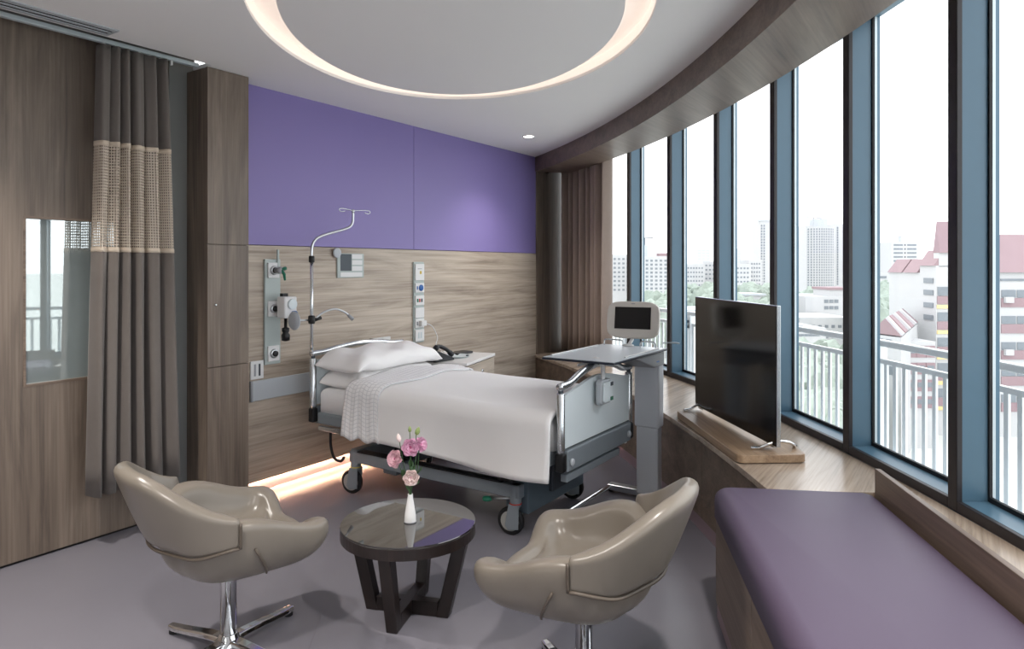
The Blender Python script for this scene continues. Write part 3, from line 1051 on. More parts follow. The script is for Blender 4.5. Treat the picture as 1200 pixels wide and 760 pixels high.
# double socket above the bed head
o = (3.84, YW, 0.84)
ds = thing('double_socket', 'pair of white wall sockets above the pillows', 'socket', o)
wbox(o, 3.730, 3.742, 0.838, 0.900, 0, 0.022).build('side_block', 'bed_dark', ds)
for x in (3.745, 3.842):
    s_ = wbox(o, x, x + 0.092, 0.838, 0.902, 0, 0.024).build('socket_plate', 'white_plastic', ds, bevel=0.003)
    wbox(o, x + 0.038, x + 0.054, 0.856, 0.884, 0.0245, 0.027).build('rocker', 'bumper_grey', s_)

# ================================================================== HOSPITAL BED
BX, BN, BF = 3.43, 3.0, 3.86            # centre line, near side, far side
YF, YH = 1.70, 3.56                      # foot and head end planes
OB = (BX, 2.63, 0)
bed = thing('hospital_bed', 'grey adjustable hospital bed on castors in front of the oak wall', 'bed', OB)
fm = MB(OB)
for x in (3.085, 3.775):
    fm.box(x - 0.028, x + 0.028, 1.98, 3.27, 0.205, 0.275)
fm.box(3.06, 3.80, 3.20, 3.26, 0.19, 0.29)
fm.build('base_frame', 'bed_grey', bed, bevel=0.006)
for x in (3.085, 3.775):
    MB(OB).box(x - 0.03, x + 0.03, 2.10, 3.2, 0.2755, 0.2815).build('frame_seal', 'black_plastic', bed)
MB(OB).box(3.11, 3.75, 1.955, 2.10, 0.115, 0.335).build('foot_plinth', 'bed_mid', bed, bevel=0.006)
MB(OB).box(3.06, 3.14, 2.02, 2.10, 0.285, 0.39).build('corner_block', 'black_plastic', bed, bevel=0.006)
MB(OB).box(3.26, 3.74, 2.14, 2.86, 0.285, 0.36).build('underbed_light_patch', 'bed_panel', bed, bevel=0.01)  # pale box added to stand for lit floor beneath the bed
for y in (2.02, 3.05):
    MB(OB).box(3.33, 3.53, y - 0.09, y + 0.09, 0.18, 0.44).build('lift_column', 'bed_dark', bed, bevel=0.008)
MB(OB).box(3.20, 3.34, 3.0, 3.12, 0.12, 0.205).build('motor_box', 'bed_grey', bed, bevel=0.01)
MB(OB).box(BN + 0.01, BF - 0.01, 1.76, 3.52, 0.425, 0.50).build('mattress_platform', 'bed_grey', bed, bevel=0.012)
MB(OB).box(BN + 0.0, BN + 0.02, 3.08, 3.50, 0.385, 0.415).build('side_rail', 'silver_tube', bed, bevel=0.005)


def caster_unit(cx, cy, da):
    o_ = MB(OB)
    o_.lathe([(0.030, 0.155), (0.032, 0.17), (0.032, 0.268), (0.026, 0.275)], c=(cx, cy, 0), seg=18)
    ax = Vector((math.cos(da), math.sin(da), 0)); fx = Vector((-math.sin(da), math.cos(da), 0))
    wc_ = Vector((cx, cy, 0.076)) + fx * 0.028
    # fork: plates on both sides of the wheel
    for s in (-1, 1):
        M = frame_matrix(wc_ + ax * (s * 0.027), fx, Vector((0, 0, 1)), ax)
        poly = [(-0.055, -0.035), (0.004, -0.045), (0.022, -0.02), (0.012, 0.04), (0.002, 0.095), (-0.058, 0.095)]
        o_.prism(poly, -0.004, 0.004, M)
    o_.build_obj = o_.build('caster', 'bed_grey', bed, bevel=0.002)
    c = o_.build_obj
    M = frame_matrix(wc_, fx, Vector((0, 0, 1)), ax)
    MB(OB).lathe([(0.056, -0.017), (0.068, -0.017), (0.0755, -0.009), (0.0755, 0.009), (0.068, 0.017), (0.056, 0.017)], M=M, seg=28).build('tyre', 'rubber', c, smooth=False)
    MB(OB).lathe([(0.010, -0.0185), (0.052, -0.0185), (0.057, -0.015), (0.057, 0.015), (0.052, 0.0185), (0.010, 0.0185)], M=M, seg=24).build('hub', 'hub_grey', c)
    return c


for cx, cy, da in ((3.085, 3.24, 0.2), (3.085, 2.02, 0.15), (3.775, 2.02, 0.2), (3.775, 3.24, -0.2)):
    c = caster_unit(cx, cy, da)
    if cx < 3.2:
        MB(OB).lathe([(0.0335, 0.150 + 0.02), (0.0335, 0.156 + 0.02)], c=(cx, cy, 0)).build('lock_ring', 'yellow_plastic' if cy > 3 else 'red_plastic', c)
# brake pedal beside the near foot castor, blue handle at the frame
pd = MB(OB).tube([(3.085, 2.02, 0.20), (3.06, 2.10, 0.19), (3.05, 2.16, 0.185)], 0.006).build('brake_pedal', 'brushed_steel', bed, smooth=True)
MB(OB).lathe([(0.012, 0.165), (0.028, 0.172), (0.028, 0.186), (0.012, 0.19)], c=(3.045, 2.18, 0), seg=16).build('pedal_pad', 'green_plastic', pd, smooth=True)
MB(OB).tube(smooth_path([(3.05, 2.78, 0.285), (3.045, 2.71, 0.30), (3.045, 2.69, 0.345), (3.045, 2.72, 0.375), (3.045, 2.79, 0.375)], 6), 0.010).build('lever', 'bed_dark', bed, smooth=True)
MB(OB).tube(smooth_path([(3.02, 3.40, 0.40), (3.02, 3.40, 0.30), (3.03, 3.38, 0.22), (3.05, 3.34, 0.20), (3.05, 3.31, 0.23)], 8), 0.009).build('power_cable', 'black_plastic', bed, smooth=True)


def end_board(y, sgn, zp0, zp1, head):
    """Posts, panel, wavy grab rail."""
    nm = 'headboard' if head else 'footboard'
    pn = MB(OB)
    n = 18

    def ztop(u):
        return zp1 + (0.02 if head else 0.055) * math.sin(PI * u) ** 1.5
    pts = []
    for i in range(n + 1):
        u = i / n
        x = BN + 0.035 + (BF - BN - 0.07) * u
        pts.append((x, ztop(u)))
    vv, ff = [], []
    for dy in (-0.011, 0.011):
        vv += [(x, y + dy, z) for x, z in pts] + [(x, y + dy, zp0) for x, z in pts]
    k = n + 1
    for i in range(n):
        ff += [(k + i, k + i + 1, i + 1, i), (2 * k + i, 2 * k + i + 1, 3 * k + i + 1, 3 * k + i), (i, i + 1, 2 * k + i + 1, 2 * k + i), (k + i + 1, k + i, 3 * k + i, 3 * k + i + 1)]
    ff += [(0, 2 * k, 3 * k, k), (k - 1, 2 * k - 1, 4 * k - 1, 3 * k - 1)]
    pn.add(vv, ff)
    b = pn.build(nm, 'bed_panel', bed)
    for x in (BN + 0.012, BF - 0.012):
        MB(OB).lathe([(0.021, zp0 - 0.02), (0.022, zp0), (0.022, zp1 + 0.01), (0.018, zp1 + 0.014)], c=(x, y, 0), seg=18).build('post', 'silver_tube', b, smooth=True)
        MB(OB).box(x - 0.022, x + 0.022, y - 0.026, y + 0.026, zp0 - 0.115, zp0 - 0.02).build('corner_bumper', 'black_plastic', b, bevel=0.012, seg=3)
        MB(OB).lathe([(0.013, zp1 + 0.012), (0.013, zp1 + 0.045)], c=(x, y, 0), seg=12).build('rail_stub', 'bed_dark', b)
    rs_ = 0.45 if head else 1.0
    rail = [(x_, y, zp1 + 0.045 + rs_ * d_) for x_, d_ in ((BN - 0.005, 0.0), (BN + 0.10, 0.007), (BN + 0.22, 0.043), (BN + 0.36, 0.067), (BX, 0.070), (BF - 0.36, 0.067), (BF - 0.22, 0.043), (BF - 0.10, 0.007), (BF + 0.005, 0.0))]
    MB(OB).tube(smooth_path(rail, 6), 0.019, 12).build('grab_rail', 'silver_tube', b, smooth=True)
    return b


fb = end_board(YF, -1, 0.525, 0.795, False)
end_board(YH, 1, 0.545, 0.835, True)
bb = MB(OB).box(BN + 0.035, BF - 0.035, YF - 0.028, YF + 0.02, 0.405, 0.515).build('foot_beam', 'bed_grey', bed, bevel=0.008)
for x in (BN + 0.075, BF - 0.075):
    MB(OB).lathe([(0.020, 0), (0.020, 0.008), (0.014, 0.012)], M=frame_matrix((x, YF - 0.028, 0.45), (1, 0, 0), (0, 0, 1), (0, -1, 0)), seg=18).build('round_cap', 'bumper_grey', bb, smooth=True)
MB(OB).box(BN + 0.06, BF - 0.16, YF - 0.01, YF + 0.03, 0.345, 0.385).build('lower_foot_rail', 'bed_grey', bed, bevel=0.006)
MB(OB).box(BN + 0.03, BF - 0.03, YH - 0.02, YH + 0.02, 0.42, 0.53).build('head_beam', 'bed_grey', bed, bevel=0.006)

# ---- mattress
mt = pad(BN + 0.02, BF - 0.02, 1.75, 3.525, 0.501, 0.655, 0.045, 0.0, MB((BX, 2.6, 0.5))).build('mattress', 'linen_sheet', smooth=True)
tag(mt, 'mattress under a white wrinkled sheet on the hospital bed', 'mattress').location = (BX, 2.6, 0.5)


# ---- pillows
def pillow(name, label, loc, w, d, h, tilt, seed, flange=0.035):
    rnd = random.Random(seed)
    ph = [rnd.uniform(0, 6.28) for _ in range(6)]

    def pt(u, v, side):
        a, b_ = 2 * u - 1, 2 * v - 1
        x, y = a * w / 2, b_ * d / 2
        fx = max(0.0, 1 - abs(a) ** 4.5) ; fy = max(0.0, 1 - abs(b_) ** 3.4)
        t = (fx * fy) ** 0.45
        wr = 0.010 * t * math.sin(9 * a + 3 * b_ + ph[0]) + 0.008 * t * math.sin(5 * b_ - 7 * a + ph[1]) + 0.006 * math.sin(17 * a + ph[2]) * (1 - t)
        edge = 0.012 * math.sin(6 * a + ph[3]) * (1 - t)
        pin = 1 - 0.05 * (1 - abs(b_) ** 2) * abs(a) ** 4
        droop = -0.05 * max(0, abs(a) - 0.80) / 0.20
        z = side * (h / 2 * t + 0.004) + wr * (1 if side > 0 else 0.3) + edge + droop
        return Vector((x * pin, y * (1 - 0.04 * (1 - a * a) * abs(b_) ** 4), z))
    t = MB()
    N_ = 28
    t.grid(lambda u, v: pt(u, v, 1), N_, N_)
    t.grid(lambda u, v: pt(1 - u, v, -1), N_, N_)
    # close the rim
    def idx(s, i, j):
        return s * (N_ + 1) ** 2 + ((i if s == 0 else N_ - i) * (N_ + 1) + j)
    rim = [(i, 0) for i in range(N_)] + [(N_, j) for j in range(N_)] + [(N_ - i, N_) for i in range(N_)] + [(0, N_ - j) for j in range(N_)]
    for k in range(len(rim)):
        a, b_ = rim[k], rim[(k + 1) % len(rim)]
        t.f.append((idx(0, *a), idx(1, *a), idx(1, *b_), idx(0, *b_)))
    o_ = t.build(name, 'linen', smooth=True, subsurf=1)
    o_.location = loc
    o_.rotation_euler = tilt
    tag(o_, label, 'pillow', 'white pillows stacked at the bed head')
    return o_


pillow('pillow', 'lower white pillow lying on the mattress at the bed head', (BX, 3.350, 0.722), 0.80, 0.36, 0.125, (math.radians(1), 0, 0), 1)
pillow('pillow', 'upper white pillow with wide flange, topmost at the bed head', (BX - 0.01, 3.335, 0.838), 0.85, 0.40, 0.13, (math.radians(2), 0, 0.02), 2)


# ---- duvet and turned-back sheet
def drape(u, y, lift, zlow, wob):
    """Cross-section over the bed: u 0 near hem .. 1 far hem."""
    zt = 0.700 + lift + 0.012 * math.sin(2.2 * y)
    r = 0.075
    xn, xf = BN - 0.035 - lift * 0.5, BF + 0.03 + lift * 0.5
    hn = zt - r - zlow
    top = (xf - xn) - 2 * r
    L = [hn, PI / 2 * r, top, PI / 2 * r, hn]
    s = u * sum(L)
    if s < L[0]:
        t = s / L[0]
        x, z = xn + 0.016 * math.sin(y * 8.5 + 1) * (1 - t) * wob - 0.012 * (1 - t) ** 2, zlow + s
    elif s < L[0] + L[1]:
        a = (s - L[0]) / r
        x, z = xn + r - r * math.cos(a), zt - r + r * math.sin(a)
    elif s < L[0] + L[1] + L[2]:
        t = (s - L[0] - L[1]) / L[2]
        x, z = xn + r + t * top, zt + 0.022 * math.sin(PI * t) + 0.006 * math.sin(9 * t + 5 * y) * wob
    elif s < sum(L[:4]):
        a = (s - sum(L[:3])) / r
        x, z = xf - r + r * math.sin(a), zt - r + r * math.cos(a)
    else:
        t = (s - sum(L[:4])) / L[4]
        x, z = xf + 0.014 * math.sin(y * 7) * t * wob, zt - r - t * L[4]
    return x, z


od = (BX, 2.4, 0.66)
dv = thing('duvet', 'smooth white duvet spread over the hospital bed', 'duvet', od)


def duvet_pt(u, v):
    y = 1.735 + (3.02 - 1.735) * v
    zl = 0.385 + 0.014 * math.sin(5.2 * y + 0.4) - 0.022 * (1 - v) + 0.03 * max(0, v - 0.5)
    x, z = drape(u, y, 0.012, zl, 1.0)
    return (x, y, z)


m = MB(od); m.grid(duvet_pt, 60, 48)
m.build('cover', 'linen', dv, smooth=True, solid=0.02)


def fold_pt(u, v):
    y0 = 2.905 - 0.03 * math.sin(u * PI) + 0.02 * math.sin(11 * u)
    y1 = 3.205 - 0.02 * math.sin(u * PI) + 0.014 * math.sin(14 * u + 1)
    y = y0 + (y1 - y0) * v
    x, z = drape(u, y, 0.030 + 0.010 * math.sin(PI * v), 0.392 + 0.012 * math.sin(15 * v) - 0.0, 1.0)
    if u < 0.28 or u > 0.72:
        x += 0.006 * math.sin(26 * v + 3 * u) * (1 if u < 0.5 else -1) * min(1, abs(u - 0.5) * 2 - 0.44)
    return (x, y, z)


m = MB(od); m.grid(fold_pt, 72, 24)
uvs = [(2.0 * (i / 72), 0.27 * (j / 24)) for i in range(73) for j in range(25)]
m.build('turned_back_sheet', 'waffle_linen', dv, smooth=True, uvs=uvs, solid=0.010)

# ---- drip pole at the bed head with lamp arm
o = (BN + 0.012, YH, 0.86)
iv = thing('drip_pole', 'slim steel drip pole with bent top and hooks at the bed head', 'drip pole', o)
px, pyy = BN + 0.0, YH + 0.0
MB(o).tube([(px, pyy, 0.885), (px, pyy, 1.49)], 0.0105, 12).build('lower_tube', 'silver_tube', iv, smooth=True)
up = smooth_path([(px, pyy, 1.46), (px, pyy, 1.56), (px + 0.022, pyy, 1.618), (px + 0.09, pyy, 1.655), (px + 0.30, pyy, 1.712), (px + 0.352, pyy, 1.745), (px + 0.362, pyy, 1.79), (px + 0.362, pyy, 1.835)], 7)
MB(o).tube(up, 0.009, 12).build('bent_top', 'brushed_steel', iv, smooth=True)
MB(o).lathe([(0.015, 1.475), (0.019, 1.48), (0.019, 1.515), (0.013, 1.52)], c=(px, pyy, 0), seg=16).build('collar', 'black_plastic', iv, smooth=True)
MB(o).lathe([(0.012, 1.822), (0.012, 1.845), (0.004, 1.85)], c=(px + 0.362, pyy, 0), seg=12).build('hook_hub', 'silver_tube', iv, smooth=True)
for s in (-1, 1):
    h = [(px + 0.362, pyy, 1.838), (px + 0.362 + s * 0.07, pyy - 0.01, 1.845), (px + 0.362 + s * 0.125, pyy - 0.02, 1.846), (px + 0.362 + s * 0.145, pyy - 0.02, 1.836), (px + 0.362 + s * 0.125, pyy - 0.02, 1.824), (px + 0.362 + s * 0.09, pyy - 0.02, 1.83)]
    MB(o).tube(smooth_path(h, 5), 0.0032, 8).build('hook', 'silver_tube', iv, smooth=True)
o = (px, pyy, 1.10)
la = thing('bed_lamp', 'gooseneck bed lamp with round grey pad clamped on the drip pole', 'lamp', o)
MB(o).lathe([(0.018, 1.075), (0.022, 1.08), (0.022, 1.125), (0.016, 1.13)], c=(px, pyy, 0), seg=16).build('clamp', 'black_plastic', la, smooth=True)
MB(o).tube([(px + 0.015, pyy - 0.01, 1.10), (px + 0.06, pyy - 0.02, 1.112)], 0.012, 10).build('clamp_knob', 'black_plastic', la, smooth=True)
MB(o).tube(smooth_path([(px + 0.02, pyy - 0.01, 1.105), (px + 0.07, pyy - 0.03, 1.145), (px + 0.15, pyy - 0.05, 1.165), (px + 0.22, pyy - 0.06, 1.145), (px + 0.262, pyy - 0.065, 1.118)], 6), 0.0065, 10).build('gooseneck', 'brushed_steel', la, smooth=True)
d = Vector((0.7, -0.1, -0.6)).normalized()
MB(o).tube([Vector((px + 0.255, pyy - 0.064, 1.122)), Vector((px + 0.255, pyy - 0.064, 1.122)) + d * 0.05], [0.009, 0.014], 12).build('lamp_head', 'grey_plastic', la, smooth=True)
MB(o).tube([(px - 0.015, pyy, 1.10), (px - 0.14, pyy - 0.005, 1.105)], 0.006, 10).build('side_arm', 'brushed_steel', la, smooth=True)
MB(o).lathe([(0.012, 0.0), (0.056, 0.008), (0.060, 0.014), (0.056, 0.022), (0.012, 0.026)], M=frame_matrix((px - 0.135, pyy - 0.005, 1.105), (0, 1, 0), (0, 0, 1), Vector((-0.80, -0.60, 0)).cross(Vector((0, 0, 1))).cross(Vector((0, 0, 1))) * -1 if False else (-0.9, -0.436, 0)), seg=28).build('round_pad', 'bumper_grey', la, smooth=True)

# ---- bed control handset hooked on the footboard
o = (3.40, YF - 0.035, 0.73)
hs = thing('bed_handset', 'pale bed control handset hooked over the footboard rail', 'handset', o)
M = frame_matrix((3.40, YF - 0.032, 0.765), (1, 0, 0), (0, 0, 1), (0, -1, 0))
MB(o).prism(rounded_rect(0.125, 0.135, 0.022), 0.0, 0.036, M).build('body', 'bumper_grey', hs, bevel=0.006)
MB(o).prism(rounded_rect(0.105, 0.112, 0.018), 0.0362, 0.048, M).build('front_cover', 'bed_panel', hs, bevel=0.006)
MB(o).box(3.425, 3.455, YF - 0.083, YF - 0.0802, 0.795, 0.815).build('dark_key', 'bed_dark', hs)
MB(o).box(3.425, 3.455, YF - 0.083, YF - 0.0802, 0.715, 0.735).build('green_key', 'green_plastic', hs)
MB(o).tube(smooth_path([(3.40, YF - 0.045, 0.83), (3.40, YF - 0.045, 0.90), (3.40, YF - 0.02, 0.934), (3.40, YF + 0.005, 0.938), (3.40, YF + 0.03, 0.92)], 5), 0.0125, 10).build('hook', 'white_plastic', hs, smooth=True)

# ================================================================== OVERBED TABLE
o = (4.01, 1.635, 0)
ot = thing('overbed_table', 'grey overbed table on a column across the foot of the bed', 'table', o)
MB(o).box(3.978, 4.052, 1.565, 1.708, 0.035, 0.46).build('inner_column', 'column_grey', ot, bevel=0.012, seg=3)
MB(o).box(3.968, 4.060, 1.556, 1.717, 0.455, 0.845).build('outer_column', 'column_grey', ot, bevel=0.014, seg=3)
# wedge bracket below the top
yb0, yb1 = 1.553, 1.72
vv = []
for y in (yb0, yb1):
    vv += [(4.062, y, 0.838), (4.062, y, 0.925), (3.60, y, 0.925), (3.74, y, 0.885), (3.90, y, 0.838)]
MB(o).add(vv, [(4, 3, 2, 1, 0), (5, 6, 7, 8, 9), (0, 1, 6, 5), (1, 2, 7, 6), (2, 3, 8, 7), (3, 4, 9, 8), (4, 0, 5, 9)]).build('bracket', 'grey_plastic', ot, bevel=0.008)
MB(o).box(3.93, 3.967, 1.551, 1.5525, 0.868, 0.876).build('badge', 'blue_plastic', ot)
tp = MB(o).prism([(3.30, 1.54), (4.075, 1.54), (4.075, 1.985), (3.30, 1.985)], 0.927, 0.939).build('tabletop', 'table_edge', ot, bevel=0.004)
MB(o).prism([(3.306, 1.546), (4.069, 1.546), (4.069, 1.979), (3.306, 1.979)], 0.939, 0.9425).build('top_surface', 'table_grey', tp, bevel=0.001)
for y0, x0, x1 in ((1.562, 3.50, 4.0), (1.950, 3.36, 3.95)):
    MB(o).box(x0, x1, y0, y0 + 0.012, 0.9425, 0.951).build('raised_lip', 'white_plastic', tp, bevel=0.003)
for y0, y1 in ((1.60, 1.70), (1.82, 1.95)):
    MB(o).tube(smooth_path([(4.03, y0, 0.942), (4.03, y0, 0.965), (4.03, y0 + 0.015, 0.978), (4.03, y1 - 0.015, 0.978), (4.03, y1, 0.965), (4.03, y1, 0.942)], 4), 0.005, 8).build('loop_handle', 'silver_tube', tp, smooth=True)
MB(o).tube(smooth_path([(4.05, 1.56, 0.975), (4.10, 1.50, 0.975), (4.12, 1.48, 0.97)], 4), 0.004, 8).build('side_bar', 'brushed_steel', tp, smooth=True)
MB(o).tube([(3.60, 1.86, 0.925), (3.58, 1.84, 0.885), (3.50, 1.86, 0.88)], 0.009, 8).build('height_lever', 'white_plastic', tp, smooth=True)
MB(o).box(3.55, 3.66, 1.80, 1.92, 0.895, 0.926).build('lever_housing', 'bumper_grey', tp, bevel=0.01)
bs = smooth_path([(4.05, 1.90, 0.036), (3.75, 1.90, 0.036), (3.30, 1.90, 0.036), (3.20, 1.885, 0.036), (3.165, 1.83, 0.036), (3.165, 1.64, 0.036), (3.165, 1.45, 0.036), (3.20, 1.395, 0.036), (3.30, 1.38, 0.036), (3.75, 1.38, 0.036), (4.05, 1.38, 0.036)], 6)
bt = MB(o).tube(bs, 0.017, 12).build('base_tube', 'chrome', ot, smooth=True)
MB(o).box(3.99, 4.06, 1.365, 1.915, 0.018, 0.054).build('base_beam', 'brushed_steel', bt, bevel=0.006)
for x, y in ((3.175, 1.865), (3.175, 1.41), (4.03, 1.90), (4.03, 1.38)):
    MB(o).lathe([(0.010, 0.0), (0.018, 0.003), (0.018, 0.020), (0.010, 0.024)], c=(x, y, 0), seg=12).build('glide', 'rubber', bt)

# ---- bedside terminal screen
ctr = Vector((4.115, 1.79, 1.105))
nrm = Vector((-0.985, -0.17, 0.17)).normalized()
ex = Vector((0, 0, 1)).cross(nrm).normalized()          # to the viewer's right
ez_ = nrm.cross(ex)
o = (4.11, 1.79, 0.945)
te = thing('bedside_terminal', 'pale patient terminal with dark screen above the overbed table', 'monitor', o)
M = frame_matrix(ctr, ex, ez_, nrm)
# slightly bulged outline
ol_ = []
for a in range(40):
    t = 2 * PI * a / 40
    ct_, st_ = math.cos(t), math.sin(t)
    rr = 1 / (abs(ct_) ** 4.6 + abs(st_) ** 4.6) ** (1 / 4.6)
    ol_.append((0.172 * rr * ct_, 0.120 * rr * st_))
MB(o).prism(ol_, -0.035, 0.0, M).build('bezel', 'beige_plastic', te, bevel=0.008, seg=3)
M2 = frame_matrix(ctr + ez_ * 0.008, ex, ez_, nrm)
MB(o).prism([(-0.118, -0.068), (0.118, -0.068), (0.118, 0.074), (-0.118, 0.074)], 0.0002, 0.0022, M2).build('screen', 'screen_black', te)
MB(o).prism([(-0.012, 0.094), (0.012, 0.094), (0.012, 0.099), (-0.012, 0.099)], 0.0002, 0.0012, M2).build('badge', 'grey_plastic', te)
MB(o).tube([(4.135, 1.80, 1.02), (4.13, 1.80, 0.975), (4.07, 1.79, 0.955), (4.05, 1.79, 0.943)], 0.012, 10).build('stand_arm', 'white_plastic', te, smooth=True)
MB(o).lathe([(0.035, 0.943), (0.035, 0.949), (0.018, 0.955)], c=(4.05, 1.79, 0), seg=18).build('stand_foot', 'white_plastic', te, smooth=True)

# ================================================================== BEDSIDE CABINET AND WHAT STANDS ON IT
rc = math.atan2(0.27, 0.963)
bc = thing('bedside_cabinet', 'oak bedside cabinet with white top behind the bed', 'cabinet', (4.03, 3.07, 0), rc)
CW, CD, CH = 0.62, 0.46, 0.735
MB().box(0.005, CW - 0.005, 0.022, CD, 0.06, CH - 0.025).build('carcass', 'oak_vertical', bc, bevel=0.003)
MB().box(-0.006, CW + 0.006, -0.004, CD + 0.006, CH - 0.024, CH).build('top', 'cabinet_white', bc, bevel=0.004)
for z0, z1, nm in ((0.54, 0.705, 'drawer'), (0.08, 0.534, 'door')):
    d = MB().box(0.008, CW - 0.008, 0.0, 0.021, z0, z1).build(nm, 'oak_horizontal', bc, bevel=0.002)
    MB().lathe([(0.014, 0), (0.016, 0.006), (0.012, 0.012)], M=frame_matrix((CW / 2, 0.0, (z0 + z1) / 2 + 0.01), (1, 0, 0), (0, 0, 1), (0, -1, 0)), seg=16).build('knob', 'chrome', d, smooth=True)
for x in (0.05, CW - 0.05):
    for y in (0.06, CD - 0.05):
        MB().lathe([(0.016, 0.0), (0.024, 0.01), (0.024, 0.045), (0.012, 0.06)], c=(x, y, 0), seg=14).build('castor', 'rubber', bc, smooth=True)
CB = Matrix.Translation((4.03, 3.07, 0)) @ Matrix.Rotation(rc, 4, 'Z')

# telephone
pl_ = CB @ Vector((0.05, 0.28, CH))
tel = thing('telephone', 'black desk telephone on the white bedside cabinet top', 'telephone', pl_, rc - 0.35)
vv = []
for y in (-0.10, 0.10):
    vv += [(-0.10, y, 0.002), (0.11, y, 0.002), (0.11, y, 0.018), (-0.06, y, 0.085), (-0.10, y, 0.075)]
MB().add(vv, [(0, 1, 2, 3, 4), (9, 8, 7, 6, 5), (1, 0, 5, 6), (2, 1, 6, 7), (3, 2, 7, 8), (4, 3, 8, 9), (0, 4, 9, 5)]).build('base', 'phone_black', tel, bevel=0.006)
hs_ = smooth_path([(-0.075, -0.075, 0.100), (-0.045, -0.078, 0.118), (0.02, -0.078, 0.098), (0.075, -0.076, 0.065), (0.105, -0.074, 0.038)], 5)
MB().tube(hs_, [0.022] * 4 + [0.015] * (len(hs_) - 9) + [0.021] * 5, 10).build('handset', 'phone_black', tel, smooth=True)
SM = frame_matrix((0.02, 0.03, 0.054), Vector((0.93, 0, -0.367)), (0, 1, 0), Vector((0.367, 0, 0.93)))
MB().box(-0.065, -0.01, -0.055, 0.055, 0.0025, 0.006, SM).build('display', 'grey_plastic', tel)
for i in range(4):
    for j in range(3):
        MB().box(0.003 + i * 0.02, 0.017 + i * 0.02, -0.05 + j * 0.032, -0.028 + j * 0.032, 0.0015, 0.006, SM).build('key', 'bed_dark', tel)
# tray and dark folder on the cabinet
tray = thing('round_tray', 'shallow pale tray on the bedside cabinet beside the telephone', 'tray', CB @ Vector((0.29, 0.20, CH)))
MB().lathe([(0.001, 0.0005), (0.085, 0.0005), (0.105, 0.014), (0.108, 0.014), (0.088, 0.004), (0.001, 0.003)], seg=32).build('dish', 'bed_panel', tray, smooth=True)
MB().lathe([(0.001, 0.004), (0.012, 0.004), (0.012, 0.012), (0.001, 0.014)], c=(0.07, -0.05, 0), seg=14).build('dark_stopper', 'bed_dark', tray)
fo = MB().box(-0.10, 0.10, -0.055, 0.055, 0.0005, 0.018)
fo = fo.build('remote_control', 'phone_black', bevel=0.004)
fo.location = CB @ Vector((0.48, 0.25, CH)); fo.rotation_euler = (0, 0, rc - 0.3)
tag(fo, 'flat black folder lying on the right of the bedside cabinet top', 'folder')
fo.name = 'folder'

# ================================================================== TUB CHAIRS
def lerp(a, b, t):
    return a + (b - a) * t


def sstep(a, b, x):
    t = min(1.0, max(0.0, (x - a) / (b - a)))
    return t * t * (3 - 2 * t)


